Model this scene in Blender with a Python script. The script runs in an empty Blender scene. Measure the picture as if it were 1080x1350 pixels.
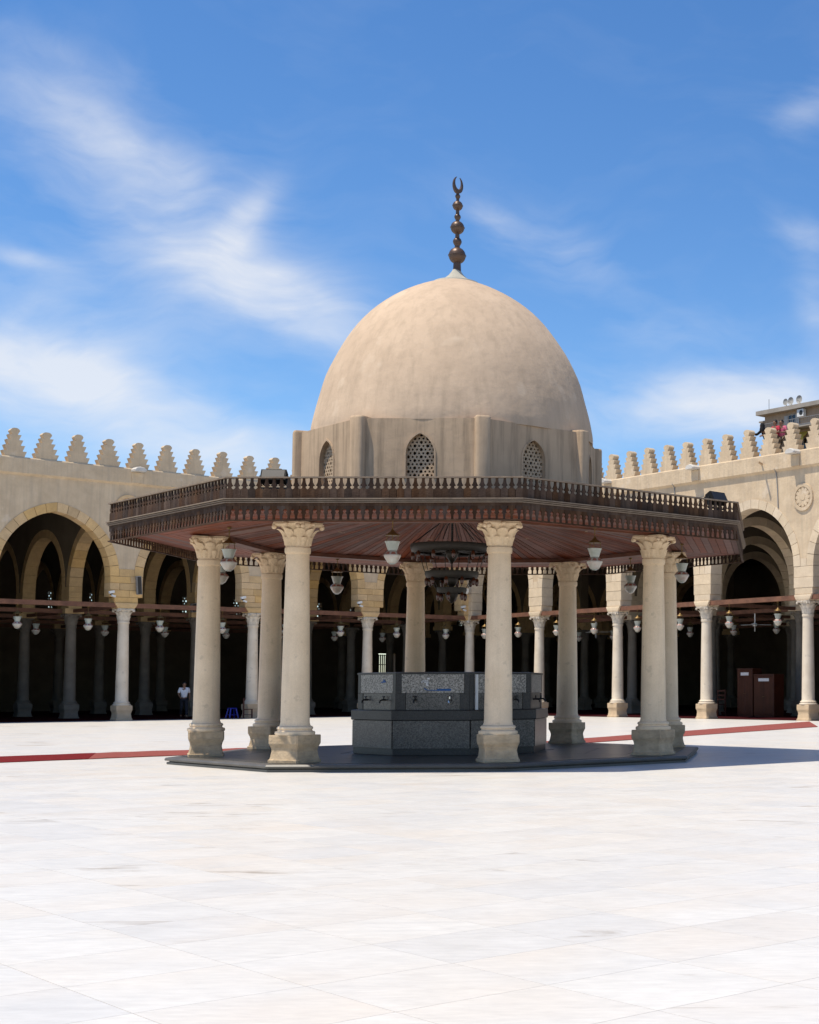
import bpy, math, random
from math import sin, cos, pi, sqrt, acos, asin, atan2, radians, floor
from mathutils import Vector, Matrix

K = 0.7865            # whole scene scaled about the ground under the camera, set by a person's height
SC = bpy.context.scene
COL = SC.collection
rnd = random.Random(7)

# ------------------------------------------------------------------ camera
cam = bpy.data.cameras.new('camera')
cam_o = bpy.data.objects.new('camera', cam)
COL.objects.link(cam_o)
cam.sensor_fit = 'HORIZONTAL'
cam.sensor_width = 36.0
cam.lens = 65.11
cam.shift_x = -0.46513
cam.shift_y = 0.10938
cam.clip_start = 0.1
cam.clip_end = 6000
cam_o.matrix_world = Matrix.Translation((0, 0, 1.78 * K)) @ Matrix.Rotation(pi / 2 + 0.05764, 4, 'X') @ Matrix.Rotation(-0.00313, 4, 'Z')
SC.camera = cam_o

# ------------------------------------------------------------------ sun, exposure
SUN_DIR = Vector((-1.95, -1.05, 5.7)).normalized()
sun = bpy.data.lights.new('sun', 'SUN')
sun.energy = 4.7
sun.angle = radians(0.5)
sun.color = (1.0, 0.91, 0.77)
sun_o = bpy.data.objects.new('sun', sun)
sun_o.rotation_euler = SUN_DIR.to_track_quat('Z', 'Y').to_euler()
sun_o.location = (-20, -10, 60)
COL.objects.link(sun_o)
SC.view_settings.view_transform = 'Standard'
SC.view_settings.look = 'None'
SC.view_settings.gamma = 1.0
SC.view_settings.use_curve_mapping = False
SC.view_settings.exposure = 0.22
SC.render.engine = 'CYCLES'
SC.cycles.max_bounces = 8
SC.cycles.diffuse_bounces = 5
SC.cycles.glossy_bounces = 3
SC.cycles.caustics_reflective = False
SC.cycles.caustics_refractive = False

# ------------------------------------------------------------------ world: sky with cirrus
W = bpy.data.worlds.new('World')
SC.world = W
W.use_nodes = True
NT = W.node_tree
NT.nodes.clear()


def nd(nt, t, **kw):
    n = nt.nodes.new(t)
    for k, v in kw.items():
        if k.startswith('i_'):
            key = k[2:]
            key = int(key) if key.isdigit() else key
            n.inputs[key].default_value = v
        else:
            setattr(n, k, v)
    return n


def mth(nt, op, a, b=None, clamp=False):
    n = nt.nodes.new('ShaderNodeMath')
    n.operation = op
    n.use_clamp = clamp
    for i, v in enumerate((a, b)):
        if v is None:
            continue
        if isinstance(v, (int, float)):
            n.inputs[i].default_value = v
        else:
            nt.links.new(v, n.inputs[i])
    return n.outputs[0]


def build_world():
    L = NT.links.new
    out = nd(NT, 'ShaderNodeOutputWorld')
    bg = nd(NT, 'ShaderNodeBackground')
    bg.inputs['Strength'].default_value = 0.085
    L(bg.outputs[0], out.inputs['Surface'])
    sky = nd(NT, 'ShaderNodeTexSky')
    sky.sky_type = 'NISHITA'
    sky.sun_disc = False
    sky.sun_elevation = asin(SUN_DIR.z)
    sky.sun_rotation = atan2(SUN_DIR.x, SUN_DIR.y)
    sky.altitude = 600
    sky.air_density = 1.0
    sky.dust_density = 0.25
    sky.ozone_density = 3.0
    hs = nd(NT, 'ShaderNodeHueSaturation')
    hs.inputs['Hue'].default_value = SKY_HUE
    hs.inputs['Saturation'].default_value = SKY_SAT
    hs.inputs['Value'].default_value = SKY_VAL
    L(sky.outputs[0], hs.inputs['Color'])
    tc = nd(NT, 'ShaderNodeTexCoord')
    sep = nd(NT, 'ShaderNodeSeparateXYZ')
    L(tc.outputs['Generated'], sep.inputs[0])
    az = mth(NT, 'ARCTAN2', sep.outputs[0], sep.outputs[1])
    el = mth(NT, 'ARCSINE', sep.outputs[2])
    comb = nd(NT, 'ShaderNodeCombineXYZ')
    L(az, comb.inputs[0])
    L(el, comb.inputs[1])
    # slow warp, then two fibrous noises in bands that run down to the right
    warp = nd(NT, 'ShaderNodeTexNoise')
    warp.inputs['Scale'].default_value = 7.0
    warp.inputs['Detail'].default_value = 3.0
    L(comb.outputs[0], warp.inputs['Vector'])
    wv = nd(NT, 'ShaderNodeVectorMath', operation='SUBTRACT')
    wv.inputs[1].default_value = (0.5, 0.5, 0.5)
    L(warp.outputs['Color'], wv.inputs[0])
    ws = nd(NT, 'ShaderNodeVectorMath', operation='SCALE')
    ws.inputs['Scale'].default_value = 0.10
    L(wv.outputs[0], ws.inputs[0])
    add = nd(NT, 'ShaderNodeVectorMath', operation='ADD')
    L(comb.outputs[0], add.inputs[0])
    L(ws.outputs[0], add.inputs[1])

    def fib(rot, sx, sy, scale, det):
        m = nd(NT, 'ShaderNodeMapping')
        m.inputs['Rotation'].default_value = (0, 0, rot)
        m.inputs['Scale'].default_value = (sx, sy, 1)
        L(add.outputs[0], m.inputs['Vector'])
        n = nd(NT, 'ShaderNodeTexNoise')
        n.inputs['Scale'].default_value = scale
        n.inputs['Detail'].default_value = det
        n.inputs['Roughness'].default_value = 0.55
        L(m.outputs[0], n.inputs['Vector'])
        return n.outputs['Fac']
    f1 = fib(0.45, 0.5, 1.3, 14, 7)
    f2 = fib(0.3, 0.45, 1.6, 42, 6)
    fm = mth(NT, 'ADD', mth(NT, 'MULTIPLY', f1, 0.68), mth(NT, 'MULTIPLY', f2, 0.32))
    # cloud banks: (azimuth, elevation, half length, half width, tilt, weight)
    tot = None
    for (a0, e0, sa, sb, rot, w) in CLOUDS:
        da = mth(NT, 'SUBTRACT', az, a0)
        de = mth(NT, 'SUBTRACT', el, e0)
        c, s = cos(rot), sin(rot)
        u = mth(NT, 'DIVIDE', mth(NT, 'ADD', mth(NT, 'MULTIPLY', da, c), mth(NT, 'MULTIPLY', de, s)), sa)
        v = mth(NT, 'DIVIDE', mth(NT, 'SUBTRACT', mth(NT, 'MULTIPLY', de, c), mth(NT, 'MULTIPLY', da, s)), sb)
        r2 = mth(NT, 'ADD', mth(NT, 'MULTIPLY', u, u), mth(NT, 'MULTIPLY', v, v))
        g = mth(NT, 'MULTIPLY', mth(NT, 'POWER', 2.718, mth(NT, 'MULTIPLY', r2, -1.0)), w)
        tot = g if tot is None else mth(NT, 'ADD', tot, g)
    # the same kind of cloud, thin and even, over the rest of the sky
    tot = mth(NT, 'ADD', tot, 0.03)
    dens = mth(NT, 'MULTIPLY', mth(NT, 'SUBTRACT', mth(NT, 'ADD', fm, mth(NT, 'MULTIPLY', tot, 0.30)), 0.50), 2.2, True)
    dens = mth(NT, 'MULTIPLY', dens, mth(NT, 'MINIMUM', mth(NT, 'ADD', mth(NT, 'MULTIPLY', tot, 0.78), 0.06), 0.8))
    dens = mth(NT, 'MULTIPLY', dens, mth(NT, 'GREATER_THAN', el, 0.0))
    mix = nd(NT, 'ShaderNodeMix', data_type='RGBA')
    L(dens, mix.inputs['Factor'])
    L(hs.outputs[0], mix.inputs[6])
    mix.inputs[7].default_value = CLOUD_COL
    L(mix.outputs[2], bg.inputs['Color'])


SKY_HUE, SKY_SAT, SKY_VAL = 0.504, 1.24, 1.66
CLOUD_COL = (8.8, 9.0, 9.4, 1)
CLOUDS = [
    (-0.445, 0.336, 0.085, 0.026, -0.42, 0.62),
    (-0.411, 0.284, 0.085, 0.046, -0.40, 0.42),
    (-0.355, 0.296, 0.030, 0.011, 0.95, 0.60),
    (-0.320, 0.240, 0.075, 0.022, -0.28, 0.95),
    (-0.466, 0.227, 0.070, 0.022, -0.20, 0.45),
    (-0.420, 0.167, 0.130, 0.030, -0.28, 1.2),
    (-0.482, 0.195, 0.070, 0.018, -0.20, 0.70),
    (-0.486, 0.256, 0.030, 0.006, -0.10, 0.50),
    (-0.153, 0.286, 0.065, 0.022, -0.35, 0.50),
    (-0.203, 0.304, 0.030, 0.012, -0.50, 0.35),
    (-0.042, 0.195, 0.070, 0.020, 0.05, 1.05),
    (0.009, 0.301, 0.030, 0.012, -0.30, 0.60),
    (0.018, 0.256, 0.016, 0.030, 0.20, 0.60),
    (0.012, 0.378, 0.035, 0.014, 0.30, 0.55),
    (-0.073, 0.238, 0.050, 0.014, 0.00, 0.35),
    (-0.466, 0.375, 0.060, 0.012, -0.20, 0.25),
    (-0.370, 0.265, 0.130, 0.075, -0.35, 0.16),
    (-0.060, 0.180, 0.120, 0.030, 0.00, 0.55),
    # unseen cloud banks added outside the view to whiten the ambient light
    (-1.300, 0.450, 0.55, 0.12, -0.40, 1.0),
    (-1.700, 0.950, 0.60, 0.18, -0.30, 0.9),
    (-2.700, 0.400, 0.60, 0.14, 0.20, 1.0),
    (2.600, 0.700, 0.60, 0.18, -0.30, 0.9),
    (1.600, 0.350, 0.60, 0.12, 0.20, 1.0),
    (0.900, 0.900, 0.60, 0.18, -0.30, 0.9),
    (0.500, 0.300, 0.22, 0.06, -0.20, 0.7),
    (-0.300, 0.950, 0.40, 0.14, -0.40, 0.8),
]
build_world()


# ------------------------------------------------------------------ materials
def mat(name, col, col2=None, scale=2.5, var=1.0, rough=0.85, bump=0.25, streak=0.0, streak_col=None, objvar=0.0,
        spec=0.3, fine=0.0, fine_scale=60.0, metal=0.0, streak_dir='Z', coat=0.0, blotch=0.0, blotch_col=None, bscale=18.0):
    m = bpy.data.materials.new(name)
    m.use_nodes = True
    nt = m.node_tree
    L = nt.links.new
    b = nt.nodes['Principled BSDF']
    b.inputs['Roughness'].default_value = rough
    b.inputs['Specular IOR Level'].default_value = spec
    b.inputs['Metallic'].default_value = metal
    b.inputs['Coat Weight'].default_value = coat
    if col2 is None:
        col2 = tuple(c * 0.72 for c in col)
    geo = nd(nt, 'ShaderNodeNewGeometry')
    n1 = nd(nt, 'ShaderNodeTexNoise')
    n1.inputs['Scale'].default_value = scale
    n1.inputs['Detail'].default_value = 7
    n1.inputs['Roughness'].default_value = 0.6
    L(geo.outputs['Position'], n1.inputs['Vector'])
    rmp = nd(nt, 'ShaderNodeMapRange')
    rmp.inputs['From Min'].default_value = 0.32
    rmp.inputs['From Max'].default_value = 0.68
    L(n1.outputs['Fac'], rmp.inputs['Value'])
    mx = nd(nt, 'ShaderNodeMix', data_type='RGBA')
    mx.inputs[6].default_value = (*col, 1)
    mx.inputs[7].default_value = (*col2, 1)
    f = mth(nt, 'MULTIPLY', rmp.outputs[0], var, True)
    L(f, mx.inputs['Factor'])
    cur = mx.outputs[2]
    if streak > 0:
        mp = nd(nt, 'ShaderNodeMapping')
        mp.inputs['Scale'].default_value = (5, 5, 0.35) if streak_dir == 'Z' else (5, 5, 14)
        L(geo.outputs['Position'], mp.inputs['Vector'])
        n2 = nd(nt, 'ShaderNodeTexNoise')
        n2.inputs['Scale'].default_value = 1.3
        n2.inputs['Detail'].default_value = 6
        n2.inputs['Roughness'].default_value = 0.65
        L(mp.outputs[0], n2.inputs['Vector'])
        r2 = nd(nt, 'ShaderNodeMapRange')
        r2.inputs['From Min'].default_value = 0.46
        r2.inputs['From Max'].default_value = 0.72
        L(n2.outputs['Fac'], r2.inputs['Value'])
        m2 = nd(nt, 'ShaderNodeMix', data_type='RGBA')
        L(mth(nt, 'MULTIPLY', r2.outputs[0], streak, True), m2.inputs['Factor'])
        L(cur, m2.inputs[6])
        m2.inputs[7].default_value = (*(streak_col or tuple(c * 0.5 for c in col)), 1)
        cur = m2.outputs[2]
    if blotch > 0:
        n4 = nd(nt, 'ShaderNodeTexNoise')
        n4.inputs['Scale'].default_value = bscale
        n4.inputs['Detail'].default_value = 3
        L(geo.outputs['Position'], n4.inputs['Vector'])
        r4 = nd(nt, 'ShaderNodeMapRange')
        r4.inputs['From Min'].default_value = 0.63
        r4.inputs['From Max'].default_value = 0.70
        L(n4.outputs['Fac'], r4.inputs['Value'])
        m4 = nd(nt, 'ShaderNodeMix', data_type='RGBA')
        L(mth(nt, 'MULTIPLY', r4.outputs[0], blotch, True), m4.inputs['Factor'])
        L(cur, m4.inputs[6])
        m4.inputs[7].default_value = (*(blotch_col or tuple(c * 0.5 for c in col)), 1)
        cur = m4.outputs[2]
    if fine > 0:
        n3 = nd(nt, 'ShaderNodeTexVoronoi')
        n3.inputs['Scale'].default_value = fine_scale
        L(geo.outputs['Position'], n3.inputs['Vector'])
        sx = nd(nt, 'ShaderNodeSeparateColor')
        L(n3.outputs['Color'], sx.inputs[0])
        v = mth(nt, 'ADD', mth(nt, 'MULTIPLY', sx.outputs[0], 2 * fine), 1 - fine)
        vm = nd(nt, 'ShaderNodeVectorMath', operation='SCALE')
        L(cur, vm.inputs[0])
        L(v, vm.inputs['Scale'])
        cur = vm.outputs[0]
    if objvar > 0:
        oi = nd(nt, 'ShaderNodeObjectInfo')
        v = mth(nt, 'ADD', mth(nt, 'MULTIPLY', oi.outputs['Random'], 2 * objvar), 1 - objvar)
        hs = nd(nt, 'ShaderNodeHueSaturation')
        L(cur, hs.inputs['Color'])
        L(v, hs.inputs['Value'])
        r5 = mth(nt, 'FRACT', mth(nt, 'MULTIPLY', oi.outputs['Random'], 7.31))
        L(mth(nt, 'ADD', mth(nt, 'MULTIPLY', r5, objvar * 1.6), 1 - objvar * 0.8), hs.inputs['Saturation'])
        cur = hs.outputs[0]
    L(cur, b.inputs['Base Color'])
    if bump > 0:
        bp = nd(nt, 'ShaderNodeBump')
        bp.inputs['Strength'].default_value = bump
        bp.inputs['Distance'].default_value = 0.02
        nb = nd(nt, 'ShaderNodeTexNoise')
        nb.inputs['Scale'].default_value = scale * 6
        nb.inputs['Detail'].default_value = 6
        L(geo.outputs['Position'], nb.inputs['Vector'])
        L(nb.outputs['Fac'], bp.inputs['Height'])
        L(bp.outputs[0], b.inputs['Normal'])
    return m


AL = 0.79534
PHI = 0.00973
SLAB = 1.02


def marble_floor():
    m = bpy.data.materials.new('white_marble_paving')
    m.use_nodes = True
    nt = m.node_tree
    L = nt.links.new
    b = nt.nodes['Principled BSDF']
    geo = nd(nt, 'ShaderNodeNewGeometry')
    rot = nd(nt, 'ShaderNodeMapping', vector_type='TEXTURE')
    rot.inputs['Rotation'].default_value = (0, 0, AL)
    rot.inputs['Scale'].default_value = (SLAB * K, SLAB * K, 1)
    rot.inputs['Location'].default_value = (SLAB0[0] * K, SLAB0[1] * K, 0)
    L(geo.outputs['Position'], rot.inputs['Vector'])
    fl = nd(nt, 'ShaderNodeVectorMath', operation='FLOOR')
    L(rot.outputs[0], fl.inputs[0])
    wn = nd(nt, 'ShaderNodeTexWhiteNoise', noise_dimensions='2D')
    L(fl.outputs[0], wn.inputs['Vector'])
    sx = nd(nt, 'ShaderNodeSeparateColor')
    L(wn.outputs['Color'], sx.inputs[0])
    # base tint per slab
    t1 = nd(nt, 'ShaderNodeMix', data_type='RGBA')
    t1.inputs[6].default_value = (0.65, 0.63, 0.585, 1)
    t1.inputs[7].default_value = (0.595, 0.583, 0.555, 1)
    L(mth(nt, 'POWER', sx.outputs[0], 1.6), t1.inputs['Factor'])
    # veins, offset slab by slab so they break at joints
    off = nd(nt, 'ShaderNodeVectorMath', operation='SCALE')
    off.inputs['Scale'].default_value = 9.0
    L(wn.outputs['Color'], off.inputs[0])
    half = nd(nt, 'ShaderNodeVectorMath', operation='ADD')
    L(geo.outputs['Position'], half.inputs[0])
    L(off.outputs[0], half.inputs[1])
    mp = nd(nt, 'ShaderNodeMapping')
    mp.inputs['Rotation'].default_value = (0, 0, 0.35)
    mp.inputs['Scale'].default_value = (0.8, 3.2, 1)
    L(half.outputs[0], mp.inputs['Vector'])
    n1 = nd(nt, 'ShaderNodeTexNoise')
    n1.inputs['Scale'].default_value = 1.6
    n1.inputs['Detail'].default_value = 9
    n1.inputs['Roughness'].default_value = 0.62
    n1.inputs['Distortion'].default_value = 1.2
    L(mp.outputs[0], n1.inputs['Vector'])
    rg = nd(nt, 'ShaderNodeMapRange')
    rg.inputs['From Min'].default_value = 0.5
    rg.inputs['From Max'].default_value = 0.78
    L(n1.outputs['Fac'], rg.inputs['Value'])
    t2 = nd(nt, 'ShaderNodeMix', data_type='RGBA')
    L(mth(nt, 'MULTIPLY', rg.outputs[0], 0.6), t2.inputs['Factor'])
    L(t1.outputs[2], t2.inputs[6])
    t2.inputs[7].default_value = (0.50, 0.49, 0.465, 1)
    # warm cream clouds across slabs
    n2 = nd(nt, 'ShaderNodeTexNoise')
    n2.inputs['Scale'].default_value = 0.55
    n2.inputs['Detail'].default_value = 4
    L(half.outputs[0], n2.inputs['Vector'])
    r2 = nd(nt, 'ShaderNodeMapRange')
    r2.inputs['From Min'].default_value = 0.45
    r2.inputs['From Max'].default_value = 0.72
    L(n2.outputs['Fac'], r2.inputs['Value'])
    t3 = nd(nt, 'ShaderNodeMix', data_type='RGBA')
    L(mth(nt, 'MULTIPLY', r2.outputs[0], 0.7), t3.inputs['Factor'])
    L(t2.outputs[2], t3.inputs[6])
    t3.inputs[7].default_value = (0.65, 0.59, 0.51, 1)
    # sharp ochre stain veins, sparse
    mp2 = nd(nt, 'ShaderNodeMapping')
    mp2.inputs['Rotation'].default_value = (0, 0, 0.12)
    mp2.inputs['Scale'].default_value = (0.35, 1.5, 1)
    L(half.outputs[0], mp2.inputs['Vector'])
    n3 = nd(nt, 'ShaderNodeTexNoise')
    n3.inputs['Scale'].default_value = 1.3
    n3.inputs['Detail'].default_value = 10
    n3.inputs['Roughness'].default_value = 0.68
    n3.inputs['Distortion'].default_value = 0.8
    L(mp2.outputs[0], n3.inputs['Vector'])
    n5 = nd(nt, 'ShaderNodeTexNoise')
    n5.inputs['Scale'].default_value = 0.22
    n5.inputs['Detail'].default_value = 2
    L(geo.outputs['Position'], n5.inputs['Vector'])
    r3 = nd(nt, 'ShaderNodeMapRange')
    r3.inputs['From Min'].default_value = 0.615
    r3.inputs['From Max'].default_value = 0.73
    L(mth(nt, 'ADD', n3.outputs['Fac'], mth(nt, 'MULTIPLY', mth(nt, 'SUBTRACT', n5.outputs['Fac'], 0.5), 0.35)), r3.inputs['Value'])
    t4 = nd(nt, 'ShaderNodeMix', data_type='RGBA')
    L(mth(nt, 'MULTIPLY', r3.outputs[0], 0.75), t4.inputs['Factor'])
    L(t3.outputs[2], t4.inputs[6])
    t4.inputs[7].default_value = (0.26, 0.205, 0.145, 1)
    # joints (for the part of the floor whose slabs are too far to be built)
    fr = nd(nt, 'ShaderNodeVectorMath', operation='FRACTION')
    L(rot.outputs[0], fr.inputs[0])
    sp = nd(nt, 'ShaderNodeSeparateXYZ')
    L(fr.outputs[0], sp.inputs[0])
    def near_joint(o_):
        return mth(nt, 'GREATER_THAN', mth(nt, 'ABSOLUTE', mth(nt, 'SUBTRACT', o_, 0.5)), 0.4955)
    j = mth(nt, 'MAXIMUM', near_joint(sp.outputs[0]), near_joint(sp.outputs[1]))
    t5 = nd(nt, 'ShaderNodeMix', data_type='RGBA')
    L(mth(nt, 'MULTIPLY', j, 0.24), t5.inputs['Factor'])
    L(t4.outputs[2], t5.inputs[6])
    t5.inputs[7].default_value = (0.30, 0.275, 0.24, 1)
    L(t5.outputs[2], b.inputs['Base Color'])
    b.inputs['Specular IOR Level'].default_value = 0.2
    mp7 = nd(nt, 'ShaderNodeMapping')
    mp7.inputs['Rotation'].default_value = (0, 0, 0.2)
    mp7.inputs['Scale'].default_value = (2.2, 7.0, 1)
    L(half.outputs[0], mp7.inputs['Vector'])
    n7 = nd(nt, 'ShaderNodeTexNoise')
    n7.inputs['Scale'].default_value = 3.0
    n7.inputs['Detail'].default_value = 8
    n7.inputs['Roughness'].default_value = 0.7
    L(mp7.outputs[0], n7.inputs['Vector'])
    r7 = nd(nt, 'ShaderNodeMapRange')
    r7.inputs['From Min'].default_value = 0.3
    r7.inputs['From Max'].default_value = 0.75
    r7.inputs['To Min'].default_value = 1.06
    r7.inputs['To Max'].default_value = 0.88
    L(n7.outputs['Fac'], r7.inputs['Value'])
    vm7 = nd(nt, 'ShaderNodeVectorMath', operation='SCALE')
    L(t5.outputs[2], vm7.inputs[0])
    L(r7.outputs[0], vm7.inputs['Scale'])
    L(vm7.outputs[0], b.inputs['Base Color'])
    n6 = nd(nt, 'ShaderNodeTexNoise')
    n6.inputs['Scale'].default_value = 2.0
    n6.inputs['Detail'].default_value = 4
    L(geo.outputs['Position'], n6.inputs['Vector'])
    L(mth(nt, 'ADD', mth(nt, 'MULTIPLY', n6.outputs['Fac'], 0.22), 0.27), b.inputs['Roughness'])
    bp = nd(nt, 'ShaderNodeBump')
    bp.inputs['Strength'].default_value = 0.05
    bp.inputs['Distance'].default_value = 0.02
    L(n6.outputs['Fac'], bp.inputs['Height'])
    L(bp.outputs[0], b.inputs['Normal'])
    return m


dLv = Vector((cos(AL), sin(AL)))      # along the shaded arcade, away from the camera
dRv = Vector((sin(AL), -cos(AL)))     # along the sunlit arcade, towards the camera
# slab lattice origin (a joint crossing), world units before scaling
_a, _b = 5.403, -8.372
SLAB0 = (dLv.x * _a + dRv.x * _b, dLv.y * _a + dRv.y * _b)

M = {}
M['marble'] = marble_floor()
M['plaster'] = mat('beige_plaster', (0.62, 0.49, 0.335), (0.51, 0.395, 0.265), scale=1.3, bump=0.8, var=1.2, streak=0.55,
                   streak_col=(0.40, 0.325, 0.24), blotch=0.35, blotch_col=(0.66, 0.56, 0.44), bscale=1.6, rough=0.93, spec=0.1)
M['inner_plaster'] = mat('shade_toned_inner_plaster', (0.17, 0.135, 0.095), (0.12, 0.098, 0.07), scale=0.9, bump=0.3, rough=0.95, spec=0.1)  # plaster darkened: the shade of the interior is put into its colour
M['cream'] = mat('sunlit_toned_sandstone', (0.64, 0.52, 0.37), (0.56, 0.45, 0.315), scale=3.2, bump=0.4, objvar=0.07, rough=0.92, spec=0.1, fine=0.05, fine_scale=40)  # arch stone of the sunlit side, paled to carry the sunlight in its colour
M['ochre'] = mat('ochre_sandstone', (0.62, 0.425, 0.21), (0.51, 0.345, 0.175), scale=3.2, bump=0.4, objvar=0.13, rough=0.92, spec=0.1, fine=0.06, fine_scale=40)
M['dome'] = mat('dome_render', (0.575, 0.438, 0.312), (0.475, 0.357, 0.252), scale=0.9, bump=0.6, streak=0.5, streak_col=(0.36, 0.275, 0.195), rough=0.95,
                spec=0.08, blotch=0.4, blotch_col=(0.63, 0.505, 0.375), bscale=1.7)
M['drum'] = mat('drum_render', (0.54, 0.40, 0.268), (0.44, 0.32, 0.212), scale=1.0, bump=0.35, streak=0.75, streak_col=(0.19, 0.145, 0.10), rough=0.95, spec=0.08)
M['limestone'] = mat('column_limestone', (0.745, 0.585, 0.395), (0.635, 0.488, 0.318), scale=1.9, bump=0.18, streak=0.25, streak_col=(0.36, 0.29, 0.21),
                     rough=0.62, spec=0.3, objvar=0.07, blotch=0.28, blotch_col=(0.30, 0.24, 0.17), bscale=7.0, fine=0.05, fine_scale=90)
M['carved'] = mat('carved_limestone', (0.745, 0.59, 0.405), (0.59, 0.455, 0.295), scale=5, bump=0.4, rough=0.85, spec=0.15, fine=0.06, fine_scale=50)
M['plinth'] = mat('weathered_plinth_stone', (0.56, 0.43, 0.28), (0.37, 0.28, 0.178), scale=3.5, bump=0.6, rough=0.9, spec=0.15, streak=0.4, streak_dir='H',
                  streak_col=(0.2, 0.165, 0.125))
M['white_column'] = mat('pale_marble_column', (0.69, 0.60, 0.475), (0.57, 0.48, 0.365), scale=1.6, bump=0.12, rough=0.55, spec=0.3, blotch=0.4, blotch_col=(0.36, 0.31, 0.25), bscale=5)
M['white_carved'] = mat('pale_carved_marble', (0.66, 0.585, 0.48), (0.42, 0.37, 0.30), scale=5, bump=0.35, rough=0.75, spec=0.2)
M['inner_column'] = mat('shade_toned_inner_column', (0.21, 0.185, 0.15), (0.15, 0.13, 0.105), scale=1.6, bump=0.15, rough=0.7, spec=0.2)  # inner rows: column stone with the interior gloom put into the colour
M['tan_plinth'] = mat('tan_plinth_stone', (0.58, 0.44, 0.29), (0.47, 0.35, 0.23), scale=3, bump=0.35, rough=0.85, spec=0.15)
M['wood_dark'] = mat('weathered_dark_wood', (0.066, 0.038, 0.024), (0.038, 0.022, 0.015), scale=6, bump=0.4, streak=0.6, streak_col=(0.125, 0.085, 0.06), objvar=0.3, rough=0.8, spec=0.1)
M['wood_trim'] = mat('pale_wood_trim', (0.24, 0.185, 0.135), (0.16, 0.12, 0.088), scale=7, bump=0.3, rough=0.8, spec=0.2)  # paler brown than the other eaves wood
M['plank'] = mat('red_brown_planks', (0.190, 0.066, 0.040), (0.120, 0.040, 0.026), scale=3, bump=0.3, objvar=0.28, rough=0.6, spec=0.12)
M['beam'] = mat('reddish_beam_wood', (0.16, 0.06, 0.032), (0.10, 0.038, 0.022), scale=3, bump=0.3, rough=0.6, spec=0.3)
M['tie'] = mat('brown_tie_beam_wood', (0.20, 0.095, 0.058), (0.12, 0.058, 0.038), scale=3, bump=0.3, rough=0.7, spec=0.2)
M['granite'] = mat('grey_speckled_granite', (0.115, 0.106, 0.092), (0.08, 0.074, 0.064), scale=2.0, bump=0.0, rough=0.3, spec=0.35, fine=0.65, fine_scale=60)
M['granite_light'] = mat('light_speckled_granite', (0.31, 0.288, 0.25), (0.24, 0.223, 0.193), scale=2.0, bump=0.0, rough=0.35, spec=0.3, fine=0.65, fine_scale=52)
M['granite_dark'] = mat('dark_granite', (0.042, 0.040, 0.037), (0.030, 0.0285, 0.0265), scale=2.0, bump=0.0, rough=0.35, spec=0.3, fine=0.4, fine_scale=70)
M['step'] = mat('grey_step_marble', (0.125, 0.116, 0.10), (0.08, 0.075, 0.064), scale=1.5, bump=0.12, rough=0.42, spec=0.3, streak=0.5, streak_dir='H', streak_col=(0.09, 0.084, 0.075))
M['platform_paving'] = mat('dark_platform_paving', (0.050, 0.046, 0.040), (0.033, 0.030, 0.026), scale=1.5, bump=0.06, rough=0.28, spec=0.35)
M['carpet'] = mat('red_carpet_pile', (0.17, 0.022, 0.022), (0.13, 0.016, 0.017), scale=9, bump=0.5, rough=1.0, spec=0.03, fine=0.15, fine_scale=60)
M['carpet_faded'] = mat('faded_red_carpet_pile', (0.27, 0.085, 0.072), (0.22, 0.066, 0.056), scale=9, bump=0.5, rough=1.0, spec=0.03, fine=0.12, fine_scale=60)
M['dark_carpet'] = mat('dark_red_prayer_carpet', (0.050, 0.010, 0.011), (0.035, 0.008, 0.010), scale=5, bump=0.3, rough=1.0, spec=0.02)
M['ceiling'] = mat('dark_timber_ceiling', (0.05, 0.033, 0.022), scale=4, bump=0.2, rough=0.9, spec=0.1)
M['bronze'] = mat('dark_bronze', (0.115, 0.070, 0.046), (0.07, 0.045, 0.034), scale=9, bump=0.15, rough=0.42, spec=0.5, metal=0.45)
M['bronze_top'] = mat('dusty_bronze', (0.20, 0.165, 0.125), (0.13, 0.10, 0.075), scale=9, bump=0.15, rough=0.6, spec=0.4, metal=0.2)
M['lead'] = mat('grey_cement_cap', (0.45, 0.43, 0.36), (0.36, 0.34, 0.28), scale=3, bump=0.2, rough=0.9, spec=0.1)
M['brass'] = mat('aged_brass', (0.24, 0.155, 0.055), (0.15, 0.095, 0.035), scale=12, bump=0.1, rough=0.5, metal=0.6, spec=0.4)
M['iron'] = mat('black_iron', (0.022, 0.02, 0.018), scale=10, bump=0.1, rough=0.5, spec=0.4)
M['chandelier_metal'] = mat('dark_chandelier_metal', (0.016, 0.013, 0.009), (0.028, 0.022, 0.014), scale=12, bump=0.1, rough=0.5, spec=0.5, metal=0.3)
M['amber'] = mat('amber_lamp_glass', (0.075, 0.022, 0.008), (0.05, 0.014, 0.006), scale=10, bump=0.0, rough=0.2, spec=0.6)
M['glass_white'] = mat('milky_lamp_glass', (0.34, 0.36, 0.32), (0.26, 0.285, 0.25), scale=8, bump=0.0, rough=0.12, spec=0.6)
M['glass_bowl'] = mat('painted_lamp_glass', (0.42, 0.43, 0.38), (0.36, 0.24, 0.19), scale=9, var=0.7, bump=0.0, rough=0.12, spec=0.6)
M['lamp_paint'] = mat('dusty_red_lamp_paint', (0.30, 0.095, 0.065), (0.24, 0.10, 0.075), scale=14, bump=0.0, rough=0.3)
M['grille'] = mat('pale_gypsum_grille', (0.50, 0.385, 0.265), (0.40, 0.30, 0.2), scale=5, bump=0.2, rough=0.9, spec=0.1)
M['white_paint'] = mat('white_painted_metal', (0.72, 0.72, 0.70), (0.62, 0.62, 0.60), scale=6, bump=0.05, rough=0.5)
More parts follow.
